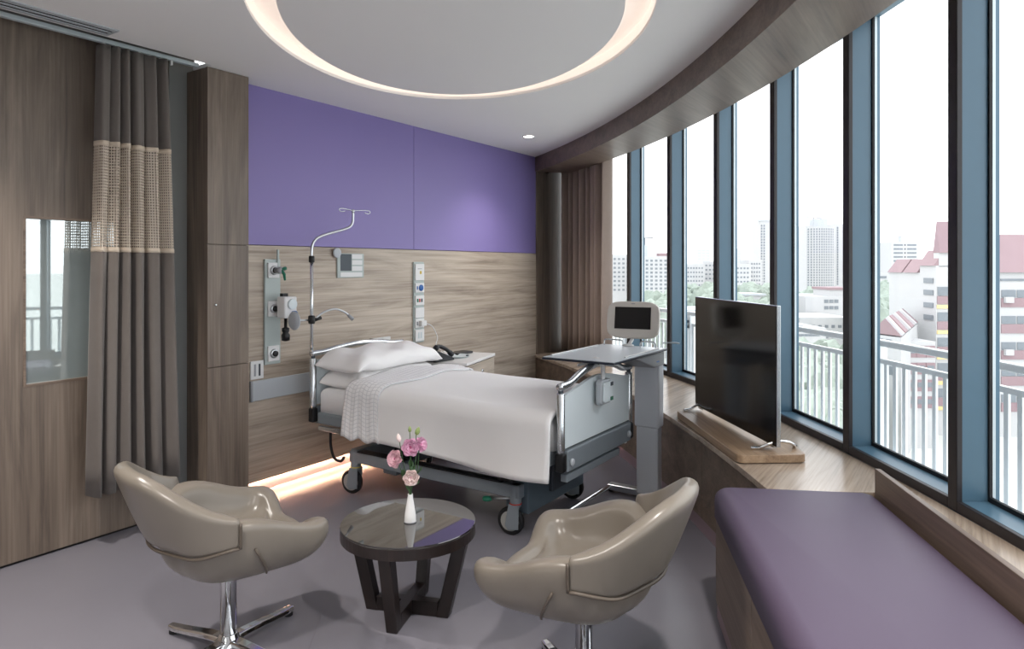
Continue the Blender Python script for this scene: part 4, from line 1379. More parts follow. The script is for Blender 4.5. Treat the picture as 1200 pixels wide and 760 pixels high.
def make_chair(label, loc, rotz, leg_ang):
    t = thing('tub_chair', label, 'chair', loc, rotz, 'taupe tub chairs around the coffee table')
    # --- seat shell with arms: polar tub, phi = 0 at the front
    NP_, prof = 64, []

    def rim(phi):
        d = abs(math.degrees(math.atan2(math.sin(phi), math.cos(phi))))       # 0 front .. 180 back
        r = 0.275 + 0.105 * math.exp(-((d - 45) / 17.0) ** 2) + 0.048 * sstep(35, 80, d) - 0.085 * sstep(112, 158, d)
        z = 0.440 + (0.510 - 0.440) * sstep(20, 44, d) + 0.078 * sstep(48, 102, d) - 0.09 * sstep(108, 150, d)
        zu = 0.322
        return d, r, z, zu

    rows = []
    NR = 16

    def tub(i, j):
        phi = 2 * PI * i / NP_
        d, r, z, zu = rim(phi)
        arm = sstep(18, 40, d)
        th = 0.075 + 0.02 * arm
        if j <= 7:                                   # outside, bottom centre to rim
            f = j / 7.0
            rr = 0.03 + (r - 0.03) * math.sin(f * PI / 2) ** 0.85
            zz = zu + (z - 0.028 - zu) * (1 - math.cos(f * PI / 2)) ** 1.15
        elif j == 8:
            rr, zz = r - 0.008, z - 0.006
        elif j == 9:
            rr, zz = r - 0.032, z + 0.006
        elif j == 10:
            rr, zz = r - th + 0.012, z - 0.006
        elif j == 11:
            rr, zz = r - th, z - 0.03
        elif j == 12:
            rr, zz = r - th - 0.012, lerp(z - 0.04, 0.455, 0.75)
        elif j == 13:
            rr, zz = r - th - 0.045, 0.428
        elif j == 14:
            rr, zz = (r - th) * 0.55, 0.420
        else:
            rr, zz = 0.02, 0.418
        return (rr * math.cos(phi), rr * math.sin(phi), zz)
    m = MB()
    for i in range(NP_):
        for j in range(NR):
            m.v.append(Vector(tub(i, j)))
    for i in range(NP_):
        for j in range(NR - 1):
            a, b = i * NR + j, ((i + 1) % NP_) * NR + j
            m.f.append((a, b, b + 1, a + 1))
    m.f.append(tuple(i * NR for i in range(NP_ - 1, -1, -1)))
    m.f.append(tuple(i * NR + NR - 1 for i in range(NP_)))
    m.build('seat_shell', 'taupe_leather', t, smooth=True, subsurf=1)

    # --- wrap-around backrest (thick curved panel)
    def back_mid(th, v):
        """th in degrees from straight back (-102..102), v 0 bottom .. 1 top -> outer surface point and outward normal."""
        a = abs(th)
        c = math.cos(math.radians(th))
        edge = sstep(45, 76, a)
        zb = 0.475 + 0.035 * edge
        tab = ((0, 0.748), (20, 0.737), (30, 0.717), (40, 0.684), (50, 0.648), (60, 0.621), (70, 0.603), (80, 0.591), (90, 0.58), (110, 0.57))
        for (q0, z0_), (q1, z1_) in zip(tab[:-1], tab[1:]):
            if q0 <= a <= q1:
                zt = lerp(z0_, z1_, (a - q0) / (q1 - q0))
        rb = 0.268 + 0.064 * sstep(20, 76, a)
        rt = 0.378 - 0.037 * sstep(15, 76, a)
        r = lerp(rb, rt, v ** 0.85)
        z = lerp(zb, zt, v)
        x, y = -r * math.cos(math.radians(th)), r * math.sin(math.radians(th))
        return Vector((x, y, z)), Vector((-math.cos(math.radians(th)), math.sin(math.radians(th)), -0.25 * (1 - edge))).normalized()

    NT, NV = 44, 8
    m = MB()
    loops = []
    for i in range(NT + 1):
        th = -76 + 152 * i / NT
        loop = []
        e = 1 - 0.45 * sstep(66, 76, abs(th))
        for k in range(NV + 1):
            p, n_ = back_mid(th, k / NV)
            loop.append(p)
        p, n_ = back_mid(th, 1.0)
        tk = 0.060 * e
        loop.append(p - n_ * tk * 0.25 + Vector((0, 0, 0.014)))
        loop.append(p - n_ * tk * 0.75 + Vector((0, 0, 0.014)))
        for k in range(NV, -1, -1):
            p, n_ = back_mid(th, k / NV)
            loop.append(p - n_ * tk * (0.85 + 0.15 * math.sin(PI * k / NV)))
        loops.append(loop)
    kk = len(loops[0])
    for lp in loops:
        m.v += lp
    for i in range(NT):
        for j in range(kk):
            a, b = i * kk + j, i * kk + (j + 1) % kk
            m.f.append((a, b, b + kk, a + kk))
    m.f.append(tuple(range(kk - 1, -1, -1)))
    m.f.append(tuple(NT * kk + j for j in range(kk)))
    back = m.build('backrest', 'taupe_leather', t, smooth=True, subsurf=1)
    for s in (-1, 1):
        pts_ = []
        for k in range(9):
            p, n_ = back_mid(s * 75.5, k / 8)
            pts_.append(p + n_ * 0.004)
        MB().tube(pts_, 0.005, 8).build('piping', 'leather_seam', back, smooth=True)
        # welt on the arm below the seam
        q = []
        for k in range(9):
            f = 1.0 - 0.62 * k / 8
            phi = s * math.radians(102 - 26 * k / 8)
            d, r, z, zu = rim(phi)
            rr = 0.03 + (r - 0.03) * math.sin(f * PI / 2) ** 0.85
            zz = zu + (z - 0.028 - zu) * (1 - math.cos(f * PI / 2)) ** 1.15
            if k >= 1:
                q.append((rr * math.cos(phi) * 1.006, rr * math.sin(phi) * 1.006, zz - 0.001))
        MB().tube(q[1:7], 0.0045, 8).build('welt', 'leather_seam', t, smooth=True)
    pts_ = [back_mid(-75 + 150 * k / 40, 0.0) for k in range(41)]
    MB().tube([p + n_ * 0.001 for p, n_ in pts_], 0.006, 8).build('lower_piping', 'leather_seam', back, smooth=True)

    # --- chrome column and four-star foot
    MB().lathe([(0.030, 0.05), (0.030, 0.29), (0.045, 0.305), (0.09, 0.322), (0.09, 0.327)], seg=24).build('column', 'chrome', t, smooth=True)
    MB().lathe([(0.055, 0.028), (0.055, 0.045), (0.040, 0.058), (0.034, 0.075), (0.031, 0.078)], seg=24).build('hub', 'chrome', t, smooth=True)
    for k in range(4):
        a = math.radians(leg_ang + 90 * k) - rotz
        M = Matrix.Rotation(a, 4, 'Z')
        n = 8
        vv, ff = [], []
        for i in range(n + 1):
            u = i / n
            x = 0.03 + 0.295 * u
            w = lerp(0.030, 0.021, u) * (1 if u < 0.95 else 0.8)
            zt = lerp(0.060, 0.036, sstep(0, 1, u))
            vv += [M @ Vector((x, -w, zt - 0.020)), M @ Vector((x, w, zt - 0.020)), M @ Vector((x, w * 0.75, zt)), M @ Vector((x, -w * 0.75, zt))]
        for i in range(n):
            for j in range(4):
                ff.append((4 * i + j, 4 * i + (j + 1) % 4, 4 * i + 4 + (j + 1) % 4, 4 * i + 4 + j)[::-1])
        ff += [(0, 1, 2, 3), (4 * n + 3, 4 * n + 2, 4 * n + 1, 4 * n)]
        lg = MB().add(vv, ff).build('leg', 'chrome', t, smooth=False, bevel=0.006, seg=3)
        MB().lathe([(0.014, 0.0), (0.018, 0.003), (0.018, 0.014), (0.010, 0.018)], c=M @ Vector((0.305, 0, 0)), seg=14).build('glide', 'rubber', lg)
    return t


make_chair('taupe leather tub chair standing beside the cubicle curtain, facing right', (1.55, 2.305, 0), math.radians(-13), 7)
make_chair('taupe leather tub chair with its back to the camera, beside the window bench', (2.045, 1.065, 0), math.radians(95), 55)

# ================================================================== COFFEE TABLE
TC = Vector((2.155, 1.95, 0))
ct = thing('coffee_table', 'low round dark wood coffee table with glass top between the chairs', 'table', TC, math.radians(20.8))
R_T = 0.281
MB().lathe([(0.001, 0.325), (R_T - 0.012, 0.325), (R_T, 0.329), (R_T, 0.372), (R_T - 0.001, 0.373), (0.001, 0.373)], seg=64).build('top_rim', 'dark_stain', ct)
MB().lathe([(0.001, 0.3733), (R_T - 0.002, 0.3733), (R_T, 0.375), (R_T, 0.379), (R_T - 0.0015, 0.381), (0.001, 0.381)], seg=64).build('glass_top', 'glass_dark', ct)
for k in range(4):
    M = Matrix.Rotation(PI / 2 * k, 4, 'Z')
    vv = []
    w0, w1 = 0.024, 0.026
    for x0, x1, z, w in ((0.128, 0.182, 0.0, w0), (0.205, 0.262, 0.326, w1)):
        vv += [M @ Vector((x0, -w, z)), M @ Vector((x1, -w, z)), M @ Vector((x1, w, z)), M @ Vector((x0, w, z))]
    MB().add(vv, [(0, 3, 2, 1), (4, 5, 6, 7), (0, 1, 5, 4), (1, 2, 6, 5), (2, 3, 7, 6), (3, 0, 4, 7)]).build('leg', 'dark_stain', ct, bevel=0.004)
for k in range(2):
    M = Matrix.Rotation(PI / 2 * k, 4, 'Z')
    MB().box(-0.135, 0.135, -0.0235 + 0.0005 * k, 0.0235 - 0.0005 * k, 0.001 + 0.0004 * k, 0.060 - 0.0004 * k, M).build('cross_bar', 'dark_stain', ct, bevel=0.003)

# ---- vase and flowers
VZ = 0.3815
VP = Vector((2.148, 1.934, VZ))
vz = thing('vase', 'slim white bottle vase on the coffee table', 'vase', VP)
MB().lathe([(0.002, 0.0), (0.0235, 0.0), (0.025, 0.003), (0.0235, 0.03), (0.018, 0.065), (0.0125, 0.095), (0.0105, 0.112), (0.0115, 0.1165), (0.0095, 0.1165), (0.008, 0.105), (0.008, 0.06), (0.002, 0.058)], seg=28).build('body', 'vase_white', vz, smooth=True)
MB().lathe([(0.0245, -0.0), (0.026, 0.001), (0.0262, 0.004), (0.0248, 0.0045)], seg=28).build('foot_ring', 'grey_plastic', vz)
FWD = Vector((math.cos(TH), math.sin(TH), 0)); RGT = Vector((math.sin(TH), -math.cos(TH), 0))
FZ = VP.dot(FWD)
PXM = FZ / F_PX


def fl_pos(px_, py_, dep):
    return VP + RGT * ((px_ - 481) * PXM) + FWD * dep + Vector((0, 0, CAM_H - (py_ - HORIZON) * PXM - VZ))


def petal(m, M, L, W, cup, curl):
    """One cupped petal with a rolled lip, two-sided thin solid."""
    nu, nv = 5, 5

    def f(u, v, off):
        a = (u - 0.5) * 2
        wv = W * math.sin(PI * (0.10 + 0.66 * v)) ** 0.75 * (1 - 0.35 * max(0, v - 0.8) / 0.2)
        x = a * wv / 2
        zz = L * v * (1 - 0.05 * a * a)
        y = cup * (math.sin(v * PI * 0.55)) + curl * max(0, v - 0.65) ** 2 * 6 - 0.35 * W * (a * a) * (1 - 0.3 * v) + off + 0.0012 * math.sin(7 * a + 4 * v)
        return M @ Vector((x, y, zz))
    b = len(m.v)
    for off in (0.0, 0.0009):
        for i in range(nu + 1):
            for j in range(nv + 1):
                m.v.append(f(i / nu, j / nv, off))
    k = (nu + 1) * (nv + 1)
    for i in range(nu):
        for j in range(nv):
            a = b + i * (nv + 1) + j
            m.f.append((a, a + 1, a + nv + 2, a + nv + 1))
            m.f.append((a + k, a + k + nv + 1, a + k + nv + 2, a + k + 1))


def flower(label, px_, py_, dep, size, face, mat, kind, seed):
    """kind: bloom, or bud. face = direction the flower looks at."""
    rnd = random.Random(seed)
    c = fl_pos(px_, py_, dep)
    base = VP + Vector((rnd.uniform(-0.004, 0.004), rnd.uniform(-0.004, 0.004), 0.075))
    root = thing('lisianthus', label, 'flower', base, 0, 'lisianthus stems in the white vase')
    face = Vector(face).normalized()
    ex = face.cross(Vector((0, 0, 1)))
    ex = ex.normalized() if ex.length > 0.05 else Vector((1, 0, 0))
    ey = face.cross(ex).normalized()
    if kind == 'bloom':
        bl = None
        for ring, (n, L, W, tilt, r0) in enumerate(((6, 0.60, 0.86, 58, 0.02), (6, 0.54, 0.78, 40, 0.02), (5, 0.46, 0.62, 24, 0.02), (4, 0.38, 0.45, 10, 0.015))):
            for k in range(n):
                a = 2 * PI * (k + 0.5 * ring) / n + rnd.uniform(-0.15, 0.15)
                out = ex * math.cos(a) + ey * math.sin(a)
                tl = math.radians(tilt + rnd.uniform(-6, 6))
                zdir = (face * math.cos(tl) + out * math.sin(tl)).normalized()
                side = face.cross(out).normalized()
                ydir = zdir.cross(side).normalized()
                if ydir.dot(out) < 0:
                    ydir = -ydir; side = -side
                M = frame_matrix(c - base - face * size * 0.25 + out * size * r0, side, ydir, zdir)
                m = MB(); petal(m, M, size * L, size * W, size * 0.06, size * 0.10)
                m.build('petal', mat, root, smooth=True)
        m = MB(); m.lathe([(0.0005, 0.0), (size * 0.09, size * 0.05), (size * 0.07, size * 0.18), (0.0005, size * 0.22)], M=frame_matrix(c - base - face * size * 0.2, ex, ey, face), seg=10)
        m.build('heart', 'petal_heart' if mat != 'petal_pale' else 'petal_blush', root, smooth=True)
        end = c - face * size * 0.25
        m = MB(); m.lathe([(0.002, -0.012), (size * 0.10, -0.004), (size * 0.13, 0.004), (0.0005, 0.006)], M=frame_matrix(end - base, ex, ey, face), seg=10)
        m.build('calyx', 'stem_green', root, smooth=True)
    else:
        L = size
        m = MB(); m.lathe([(0.0008, -L * 0.5), (L * 0.24, -L * 0.3), (L * 0.30, 0.0), (L * 0.2, L * 0.3), (0.0006, L * 0.55)], M=frame_matrix(c - base, ex, ey, face), seg=12)
        m.build('bud', mat, root, smooth=True)
        end = c - face * L * 0.5
    mid = (end + base) / 2 + Vector((rnd.uniform(-0.01, 0.01), rnd.uniform(-0.01, 0.01), 0.0))
    neck = VP + Vector((rnd.uniform(-0.004, 0.004), rnd.uniform(-0.004, 0.004), 0.117))
    sp = smooth_path([base, neck, (neck + end) / 2 + (mid - (end + base) / 2), end], 6)
    MB(base).tube(sp, 0.0019, 6).build('stem', 'stem_green', root, smooth=True)
    for q in range(2 if kind == 'bloom' else 1):
        i = rnd.randint(8, 13)
        p = sp[min(i, len(sp) - 1)]
        d = Vector((rnd.uniform(-1, 1), rnd.uniform(-1, 1), rnd.uniform(0.3, 1.0))).normalized()
        s = d.cross(Vector((0, 0, 1))).normalized()
        m = MB(base); petal(m, frame_matrix(p, s, d.cross(s) * -1, d), 0.036, 0.017, 0.003, 0.006)
        m.build('leaf', 'stem_green', root, smooth=True)


TOCAM = -FWD
flower('large pink lisianthus bloom in the centre of the bouquet', 481.5, 523, -0.012, 0.066, TOCAM + Vector((0, 0, 0.25)), 'petal_pink', 'bloom', 1)
flower('pink lisianthus bloom at the right of the bouquet', 493.5, 521, 0.012, 0.055, TOCAM * 0.5 + RGT * 0.7 + Vector((0, 0, 0.35)), 'petal_pink', 'bloom', 2)
flower('blush pink lisianthus bloom at the left of the bouquet', 463, 536.5, -0.010, 0.064, TOCAM - RGT * 0.45 + Vector((0, 0, 0.35)), 'petal_blush', 'bloom', 3)
flower('pale lisianthus bloom hanging lowest, just above the vase', 483, 557, -0.030, 0.060, TOCAM + RGT * 0.2 + Vector((0, 0, 0.05)), 'petal_pale', 'bloom', 4)
flower('half opened cream lisianthus bud at the upper left of the bouquet', 467.5, 513, 0.0, 0.036, Vector((0, 0, 1)) - RGT * 0.2, 'petal_pale', 'bud', 5)
flower('small green lisianthus bud at the top of the bouquet', 480, 503.5, 0.01, 0.026, Vector((0, 0, 1)), 'bud_green', 'bud', 6)
flower('slender green lisianthus bud at the top right of the bouquet', 489.5, 505, 0.0, 0.036, Vector((0, 0, 1)) + RGT * 0.35, 'bud_green', 'bud', 7)

# ================================================================== TELEVISION
pa, pb = Vector((4.08, 1.488)), Vector((3.262, 0.886))
dirb = (pb - pa).normalized()
nrb = Vector((dirb.y, -dirb.x))                        # towards the window
if nrb.dot(Vector((0.6, -0.8))) < 0:
    nrb = -nrb
rb_ = math.atan2(dirb.y, dirb.x)
tb = thing('television_board', 'thick rounded oak board under the television on the counter', 'board', (pa.x, pa.y, Z_COUNTER), rb_)
Lb = (pb - pa).length
sgn = 1 if Vector((-dirb.y, dirb.x)).dot(nrb) > 0 else -1
rr_ = rounded_rect(Lb, 0.335, 0.035)
MB().prism([(x + Lb / 2, y + sgn * 0.1675) for x, y in rr_], 0.004, 0.042).build('board', 'oak_board', tb, bevel=0.003)
for x in (0.08, Lb - 0.08):
    MB().box(x - 0.03, x + 0.03, sgn * 0.05, sgn * 0.28, 0.0002, 0.0045).build('foot_pad', 'black_plastic', tb)
ta, tb2 = Vector((4.185, 1.393)), Vector((3.420, 0.741))
dt = (tb2 - ta).normalized()
rt_ = math.atan2(dt.y, dt.x)
Lt = (tb2 - ta).length
tv = thing('television', 'large flat black television on chrome feet in front of the windows', 'television', ((ta.x + tb2.x) / 2, (ta.y + tb2.y) / 2, Z_COUNTER + 0.0425), rt_)
z0t = 0.022
MB().box(-Lt / 2, Lt / 2, -0.006, 0.014, z0t, 0.700).build('case', 'silver_tube', tv, bevel=0.003)
nl = Vector((-dt.y, dt.x))
s2 = 1 if nl.dot(nrb) > 0 else -1                       # +y local faces the window when s2 = 1
MB().box(-Lt / 2 + 0.006, Lt / 2 - 0.006, -s2 * 0.0066, -s2 * 0.0092, z0t + 0.004, 0.697).build('screen', 'screen_black', tv)
MB().box(-Lt * 0.36, Lt * 0.36, s2 * 0.0145, s2 * 0.045, z0t + 0.05, 0.45).build('rear_housing', 'tv_back', tv, bevel=0.012)
for s in (-1, 1):
    x = s * (Lt / 2 - 0.065)
    hoop = [(x, -s2 * 0.105, 0.008), (x + s * 0.01, -s2 * 0.06, 0.012), (x + s * 0.02, -s2 * 0.02, 0.030), (x + s * 0.028, s2 * 0.02, 0.042), (x + s * 0.028, s2 * 0.075, 0.036), (x + s * 0.01, s2 * 0.118, 0.012), (x - s * 0.03, s2 * 0.13, 0.008)]
    MB().tube(smooth_path(hoop, 6), 0.008, 10).build('foot_hoop', 'chrome', tv, smooth=True)
    MB().box(x - 0.03, x + 0.03, -0.003, 0.012, 0.012, z0t + 0.004).build('foot_bracket', 'brushed_steel', tv)

# ================================================================== OUTSIDE: BALCONY RAILING
R_RAIL = 13.60
orl = arc(R_RAIL, -47, 0)
rl = thing('balcony_railing', 'white metal balcony railing outside the windows', 'railing', orl)
A_R0, A_R1 = -34.0, -62.0
MB(orl).arcbox(R_RAIL - 0.022, R_RAIL + 0.022, A_R0, A_R1, 0.985, 1.022, 40).build('handrail', 'rail_white', rl, bevel=0.006)
MB(orl).arcbox(R_RAIL - 0.014, R_RAIL + 0.014, A_R0, A_R1, 0.885, 0.912, 40).build('middle_rail', 'rail_white', rl)
MB(orl).arcbox(R_RAIL - 0.014, R_RAIL + 0.014, A_R0, A_R1, 0.06, 0.085, 40).build('bottom_rail', 'rail_white', rl)
STEP_B = math.degrees(0.0815 / R_RAIL)
me_b = None
k = 0
a = A_R0 - 0.2
while a > A_R1:
    if me_b is None:
        b_ = MB().box(-0.014, 0.014, -0.006, 0.006, 0.085, 0.886).build('baluster', 'rail_white', rl)
        me_b = b_.data
    else:
        b_ = bpy.data.objects.new('baluster', me_b)
        COL.objects.link(b_)
        b_.parent = rl
    p = arc(R_RAIL, a)
    b_.location = (p[0] - orl[0], p[1] - orl[1], 0)
    b_.rotation_euler = (0, 0, math.radians(a) + PI / 2)
    a -= STEP_B
for k in range(-1, 7):
    a = -40.55 - STEP * k * 1.5
    if a < A_R1:
        break
    for da in (-0.10, 0.10):
        MB(orl).arcbox(R_RAIL - 0.03, R_RAIL + 0.03, a + da + 0.035, a + da - 0.035, -0.15, 0.99, 1).build('post', 'rail_white', rl)
    for z in (0.93, 0.88):
        p = Vector(arc(R_RAIL - 0.02, a, z))
        MB(orl).lathe([(0.012, -0.02), (0.012, 0.02)], M=frame_matrix(p, (0, 0, 1), Vector((-math.sin(math.radians(a)), math.cos(math.radians(a)), 0)), Vector((math.cos(math.radians(a)), math.sin(math.radians(a)), 0))), seg=10).build('bolt', 'bed_dark', rl)
struct(MB().arcbox(13.3, 13.72, ANG_A, ANG_B, -0.35, -0.10, 40).build('trim_5', 'rail_white'), 'narrow balcony slab outside the windows', 'slab')

# ================================================================== OUTSIDE: THE CITY
GZ = -22.0
FW2 = Vector((math.cos(TH), math.sin(TH))); RT2 = Vector((math.sin(TH), -math.cos(TH)))
ROTC = math.atan2(RT2.y, RT2.x)                # local x = to the right, local y = away from the room


def far(px_, Z):
    p = FW2 * Z + RT2 * ((px_ - 600) / F_PX * Z)
    return p


def zpx(py_, Z):
    return CAM_H - (py_ - HORIZON) / F_PX * Z


gr = MB().box(-2500, 2500, -2500, 2500, GZ - 1, GZ).build('ground', 'city_ground')
struct(gr, 'pale streets and lawns far below the room', 'ground')


def bld(name, label, px0, px1, ytop, Z, depth, mat, group=None, yaw=0.0, cat='building'):
    c = far((px0 + px1) / 2, Z)
    w = (px1 - px0) / F_PX * Z
    h = zpx(ytop, Z) - GZ
    t = thing(name, label, cat, (c.x, c.y, GZ), ROTC + yaw, group)
    MB().box(-w / 2, w / 2, 0, depth, 0, h).build('wall', mat, t)
    return t, w, h


def win_grid(t, x0, x1, z0, z1, cols, rows, ww, wh, mat, y=-0.12, single=False, name='window'):
    """cols x rows windows; singly when near enough to tell apart, else joined into one part."""
    if single:
        me = None
        for i in range(cols):
            for j in range(rows):
                x = x0 + (x1 - x0) * (i + 0.5) / cols
                z = z0 + (z1 - z0) * (j + 0.5) / rows
                if me is None:
                    o_ = MB().box(-ww / 2, ww / 2, y, 0.05, -wh / 2, wh / 2).build(name, mat, t)
                    me = o_.data
                else:
                    o_ = bpy.data.objects.new(name, me); COL.objects.link(o_); o_.parent = t
                o_.location = (x, 0, z)
        return
    m = MB()
    for i in range(cols):
        for j in range(rows):
            x = x0 + (x1 - x0) * (i + 0.5) / cols
            z = z0 + (z1 - z0) * (j + 0.5) / rows
            m.box(x - ww / 2, x + ww / 2, y, 0.05, z - wh / 2, z + wh / 2)
    o_ = m.build(name + 's', mat, t)
    o_['kind'] = 'stuff'


# --- near apartment block with red panels, right edge of the picture
def shared(name, mesh, mat, parent, loc, dims):
    if mesh is None:
        x0, x1, y0, y1, z0, z1 = dims
        o_ = MB().box(x0, x1, y0, y1, z0, z1).build(name, mat, parent)
    else:
        o_ = bpy.data.objects.new(name, mesh); COL.objects.link(o_); o_.parent = parent
    o_.location = loc
    return o_


Z1 = 94.0
K1 = Z1 / F_PX
c = far(1167, Z1)
nb = thing('apartment_block', 'white apartment block with red panels and red roof at the right edge', 'building', (c.x, c.y, GZ), ROTC)
WN = 26.0
zr0, zr1 = zpx(319, Z1) - GZ, zpx(274.5, Z1 + 3) - GZ
FH = 30.6 * K1
MB().box(0, WN, 0, 12, 0, zr0).build('wall', 'city_white', nb)
MB().add([(-0.1, -0.5, zr0), (WN, -0.5, zr0), (WN, 3.5, zr1), (-0.1, 3.5, zr1), (-0.1, 12, zr0), (WN, 12, zr0)], [(0, 1, 2, 3), (3, 2, 5, 4), (0, 3, 4), (1, 5, 2), (0, 4, 5, 1)]).build('roof', 'city_red', nb)
MB().box(0.6, WN, -0.12, 0.05, zpx(329, Z1) - GZ, zpx(326.5, Z1) - GZ).build('top_vent', 'city_window', nb)
ztop = zpx(339.5, Z1) - GZ
meW = meP = meA = None
rndc = random.Random(3)
for j in range(8):
    zt = ztop - j * FH
    if zt < 4:
        break
    for i in range(4):
        x = 0.75 + i * 4.5
        for d_ in (0.0, 2.15):
            o_ = shared('window', meW, 'city_window', nb, (x + d_, 0, zt), (0.0, 1.95, -0.10, 0.05, -1.05, 0.0)); meW = o_.data
        o_ = shared('red_panel', meP, 'city_red', nb, (x, 0, zt - 1.12), (-0.05, 4.2, -0.14, 0.05, -1.25, 0.0)); meP = o_.data
        if rndc.random() < 0.6:
            o_ = shared('air_conditioner', meA, 'city_white', nb, (x + rndc.choice((0.2, 2.3)), 0, zt - 0.95), (0, 1.1, -0.65, -0.16, -0.8, 0.0)); meA = o_.data

# its left wing: yellow banded front, plain white side wall with small windows, stepped red roofs
Z2 = 95.0
K2 = Z2 / F_PX
c = far(1097, Z2)
wg = thing('apartment_wing', 'apartment wing with plain white side wall and stepped red roofs', 'building', (c.x, c.y, GZ), ROTC)
WW = (1160 - 1097) * K2
X2 = (1097 - 600) * K2


def side_y(px_):
    """Local depth at which the wing's left side wall appears at this pixel column."""
    return F_PX * X2 / (px_ - 600) - Z2


ya, yb = side_y(1078), side_y(1042)
zA, zB = zpx(311, Z2 + ya / 2) - GZ, zpx(319, Z2 + (ya + yb) / 2) - GZ
MB().box(0, WW, 0, ya, 0, zA).build('wall', 'city_white', wg)
MB().box(0, WW, ya, yb, 0, zB).build('rear_wall', 'city_white', wg)
tA = zpx(293, Z2 + ya / 2) - GZ
tB = zpx(303.5, Z2 + (ya + yb) / 2) - GZ
MB().add([(-0.3, 0.05, zA), (-0.3, ya, zA), (1.2, ya, tA), (1.2, 0.05, tA), (WW, 0.05, zA), (WW, ya, zA)], [(0, 3, 2, 1), (3, 4, 5, 2), (0, 4, 3), (1, 2, 5), (0, 1, 5, 4)]).build('roof', 'city_red', wg)
for q0, q1 in ((ya + 0.3, ya + (yb - ya) * 0.48), (ya + (yb - ya) * 0.53, yb)):
    MB().add([(-0.3, q0, zB), (-0.3, q1, zB), (1.2, q1, tB), (1.2, q0, tB), (WW, q0, zB), (WW, q1, zB)], [(0, 3, 2, 1), (3, 4, 5, 2), (0, 4, 3), (1, 2, 5), (0, 1, 5, 4)]).build('roof', 'city_red', wg)
# tall front roof with a white gable edge
z3, t3 = zpx(296, Z2) - GZ, zpx(260, Z2 + 2) - GZ
MB().add([(0.35, -0.3, z3), (WW, -0.3, z3), (WW, 0.5, t3), (0.35, 0.5, t3), (0.35, 1.3, z3), (WW, 1.3, z3)], [(0, 1, 2, 3), (3, 2, 5, 4), (0, 3, 4), (1, 5, 2), (0, 4, 5, 1)]).build('roof', 'city_red', wg)
MB().box(0.4, WW, 0.0, 1.2, zA - 0.2, z3).build('gable_storey', 'city_white', wg)
meW = None
for y in (328.7, 342.7, 357.5, 372):
    q = side_y(1094)
    o_ = shared('side_window', meW, 'city_window', wg, (0, q, zpx(y, Z2 + 1) - GZ), (-0.12, 0.05, 0, side_y(1083) - q, -0.36, 0.36)); meW = o_.data
meW = meP = meY = None
for j in range(8):
    zt = zpx(336, Z2) - GZ - j * 29.7 * K2
    if zt < 4:
        break
    for i in range(3):
        x = 0.18 + i * 2.5
        o_ = shared('window', meW, 'city_window', wg, (x, 0, zt), (0, 1.9, -0.10, 0.05, -1.2, 0)); meW = o_.data
        o_ = shared('red_panel', meP, 'city_red', wg, (x, 0, zt - 1.28), (-0.05, 2.2, -0.12, 0.05, -1.1, 0)); meP = o_.data
        o_ = shared('yellow_band', meY, 'city_yellow', wg, (x, 0, zt - 2.5), (-0.1, 2.35, -0.16, 0.05, -0.5, 0)); meY = o_.data

# --- red panelled podium left of the wing's side wall
Z3 = 88.0
pd_, w3, h3 = bld('podium_block', 'low red panelled block with rows of windows behind the railing', 1050, 1096.5, 400, Z3, 6.5, 'city_white')
meW = meP = None
for j in range(4):
    for i in range(4):
        x = -w3 / 2 + 0.15 + i * (w3 - 0.2) / 4
        zt = h3 - 0.55 - j * 2.17
        o_ = shared('red_panel', meP, 'city_red', pd_, (x, 0, zt), (0, w3 / 4 - 0.12, -0.12, 0.05, -1.5, 0)); meP = o_.data
        o_ = shared('window', meW, 'city_window', pd_, (x + 0.12, 0, zt - 0.35), (0, w3 / 4 - 0.4, -0.2, 0.0, -0.6, 0)); meW = o_.data
for i in range(3):
    MB().box(-w3 / 2 + 0.4 + i * 1.5, -w3 / 2 + 1.3 + i * 1.5, 1 + i * 1.3, 2.2 + i * 1.3, h3, h3 + 0.4).build('roof_plant', 'city_grey', pd_)
# --- steep red roof with white ribs
N_, F_ = far(1037, 80.0), far(1058, 99.6)
e_ = far(1056, 77.6), far(1076, 97.8)
zr_, ze_ = zpx(373, 80.0), zpx(394, 77.6)
orf = (N_.x, N_.y, GZ)
rb3 = thing('ribbed_roof_house', 'low house with steep red roof and white ribs behind the railing', 'building', orf)
up_ = Vector((0, 0, 1))


def P3(p, z):
    return Vector((p.x, p.y, z))


ra, rbv = P3(N_, zr_), P3(F_, zr_)
ea, eb = P3(e_[0], ze_), P3(e_[1], ze_)
la_, lb_ = ra * 2 - ea, rbv * 2 - eb
la_.z = ze_; lb_.z = ze_
MB(orf).add([ra, rbv, eb, ea, la_, lb_], [(0, 3, 2, 1), (0, 1, 5, 4), (3, 4, 5, 2), (0, 4, 3), (1, 2, 5)]).build('roof', 'city_red', rb3)
g0 = [Vector((q.x, q.y, GZ)) for q in (la_, ea, eb, lb_)]
sh = Vector((0, 0, -0.15))
MB(orf).add(g0 + [la_ + sh, ea + sh, eb + sh, lb_ + sh], [(0, 1, 5, 4), (1, 2, 6, 5), (2, 3, 7, 6), (3, 0, 4, 7), (4, 5, 6, 7)]).build('wall', 'city_white', rb3)
nrm_ = (rbv - ra).cross(ea - ra).normalized()
if nrm_.z < 0:
    nrm_ = -nrm_
for u in (0.02, 0.36, 0.72):
    s0, s1 = ra.lerp(rbv, u), ra.lerp(rbv, u + 0.05)
    t0, t1 = ea.lerp(eb, u), ea.lerp(eb, u + 0.05)
    off = nrm_ * 0.35
    MB(orf).add([s0, s1, t1, t0, s0 + off, s1 + off, t1 + off, t0 + off], [(4, 5, 6, 7), (0, 1, 5, 4), (1, 2, 6, 5), (2, 3, 7, 6), (3, 0, 4, 7)]).build('rib', 'city_white', rb3)
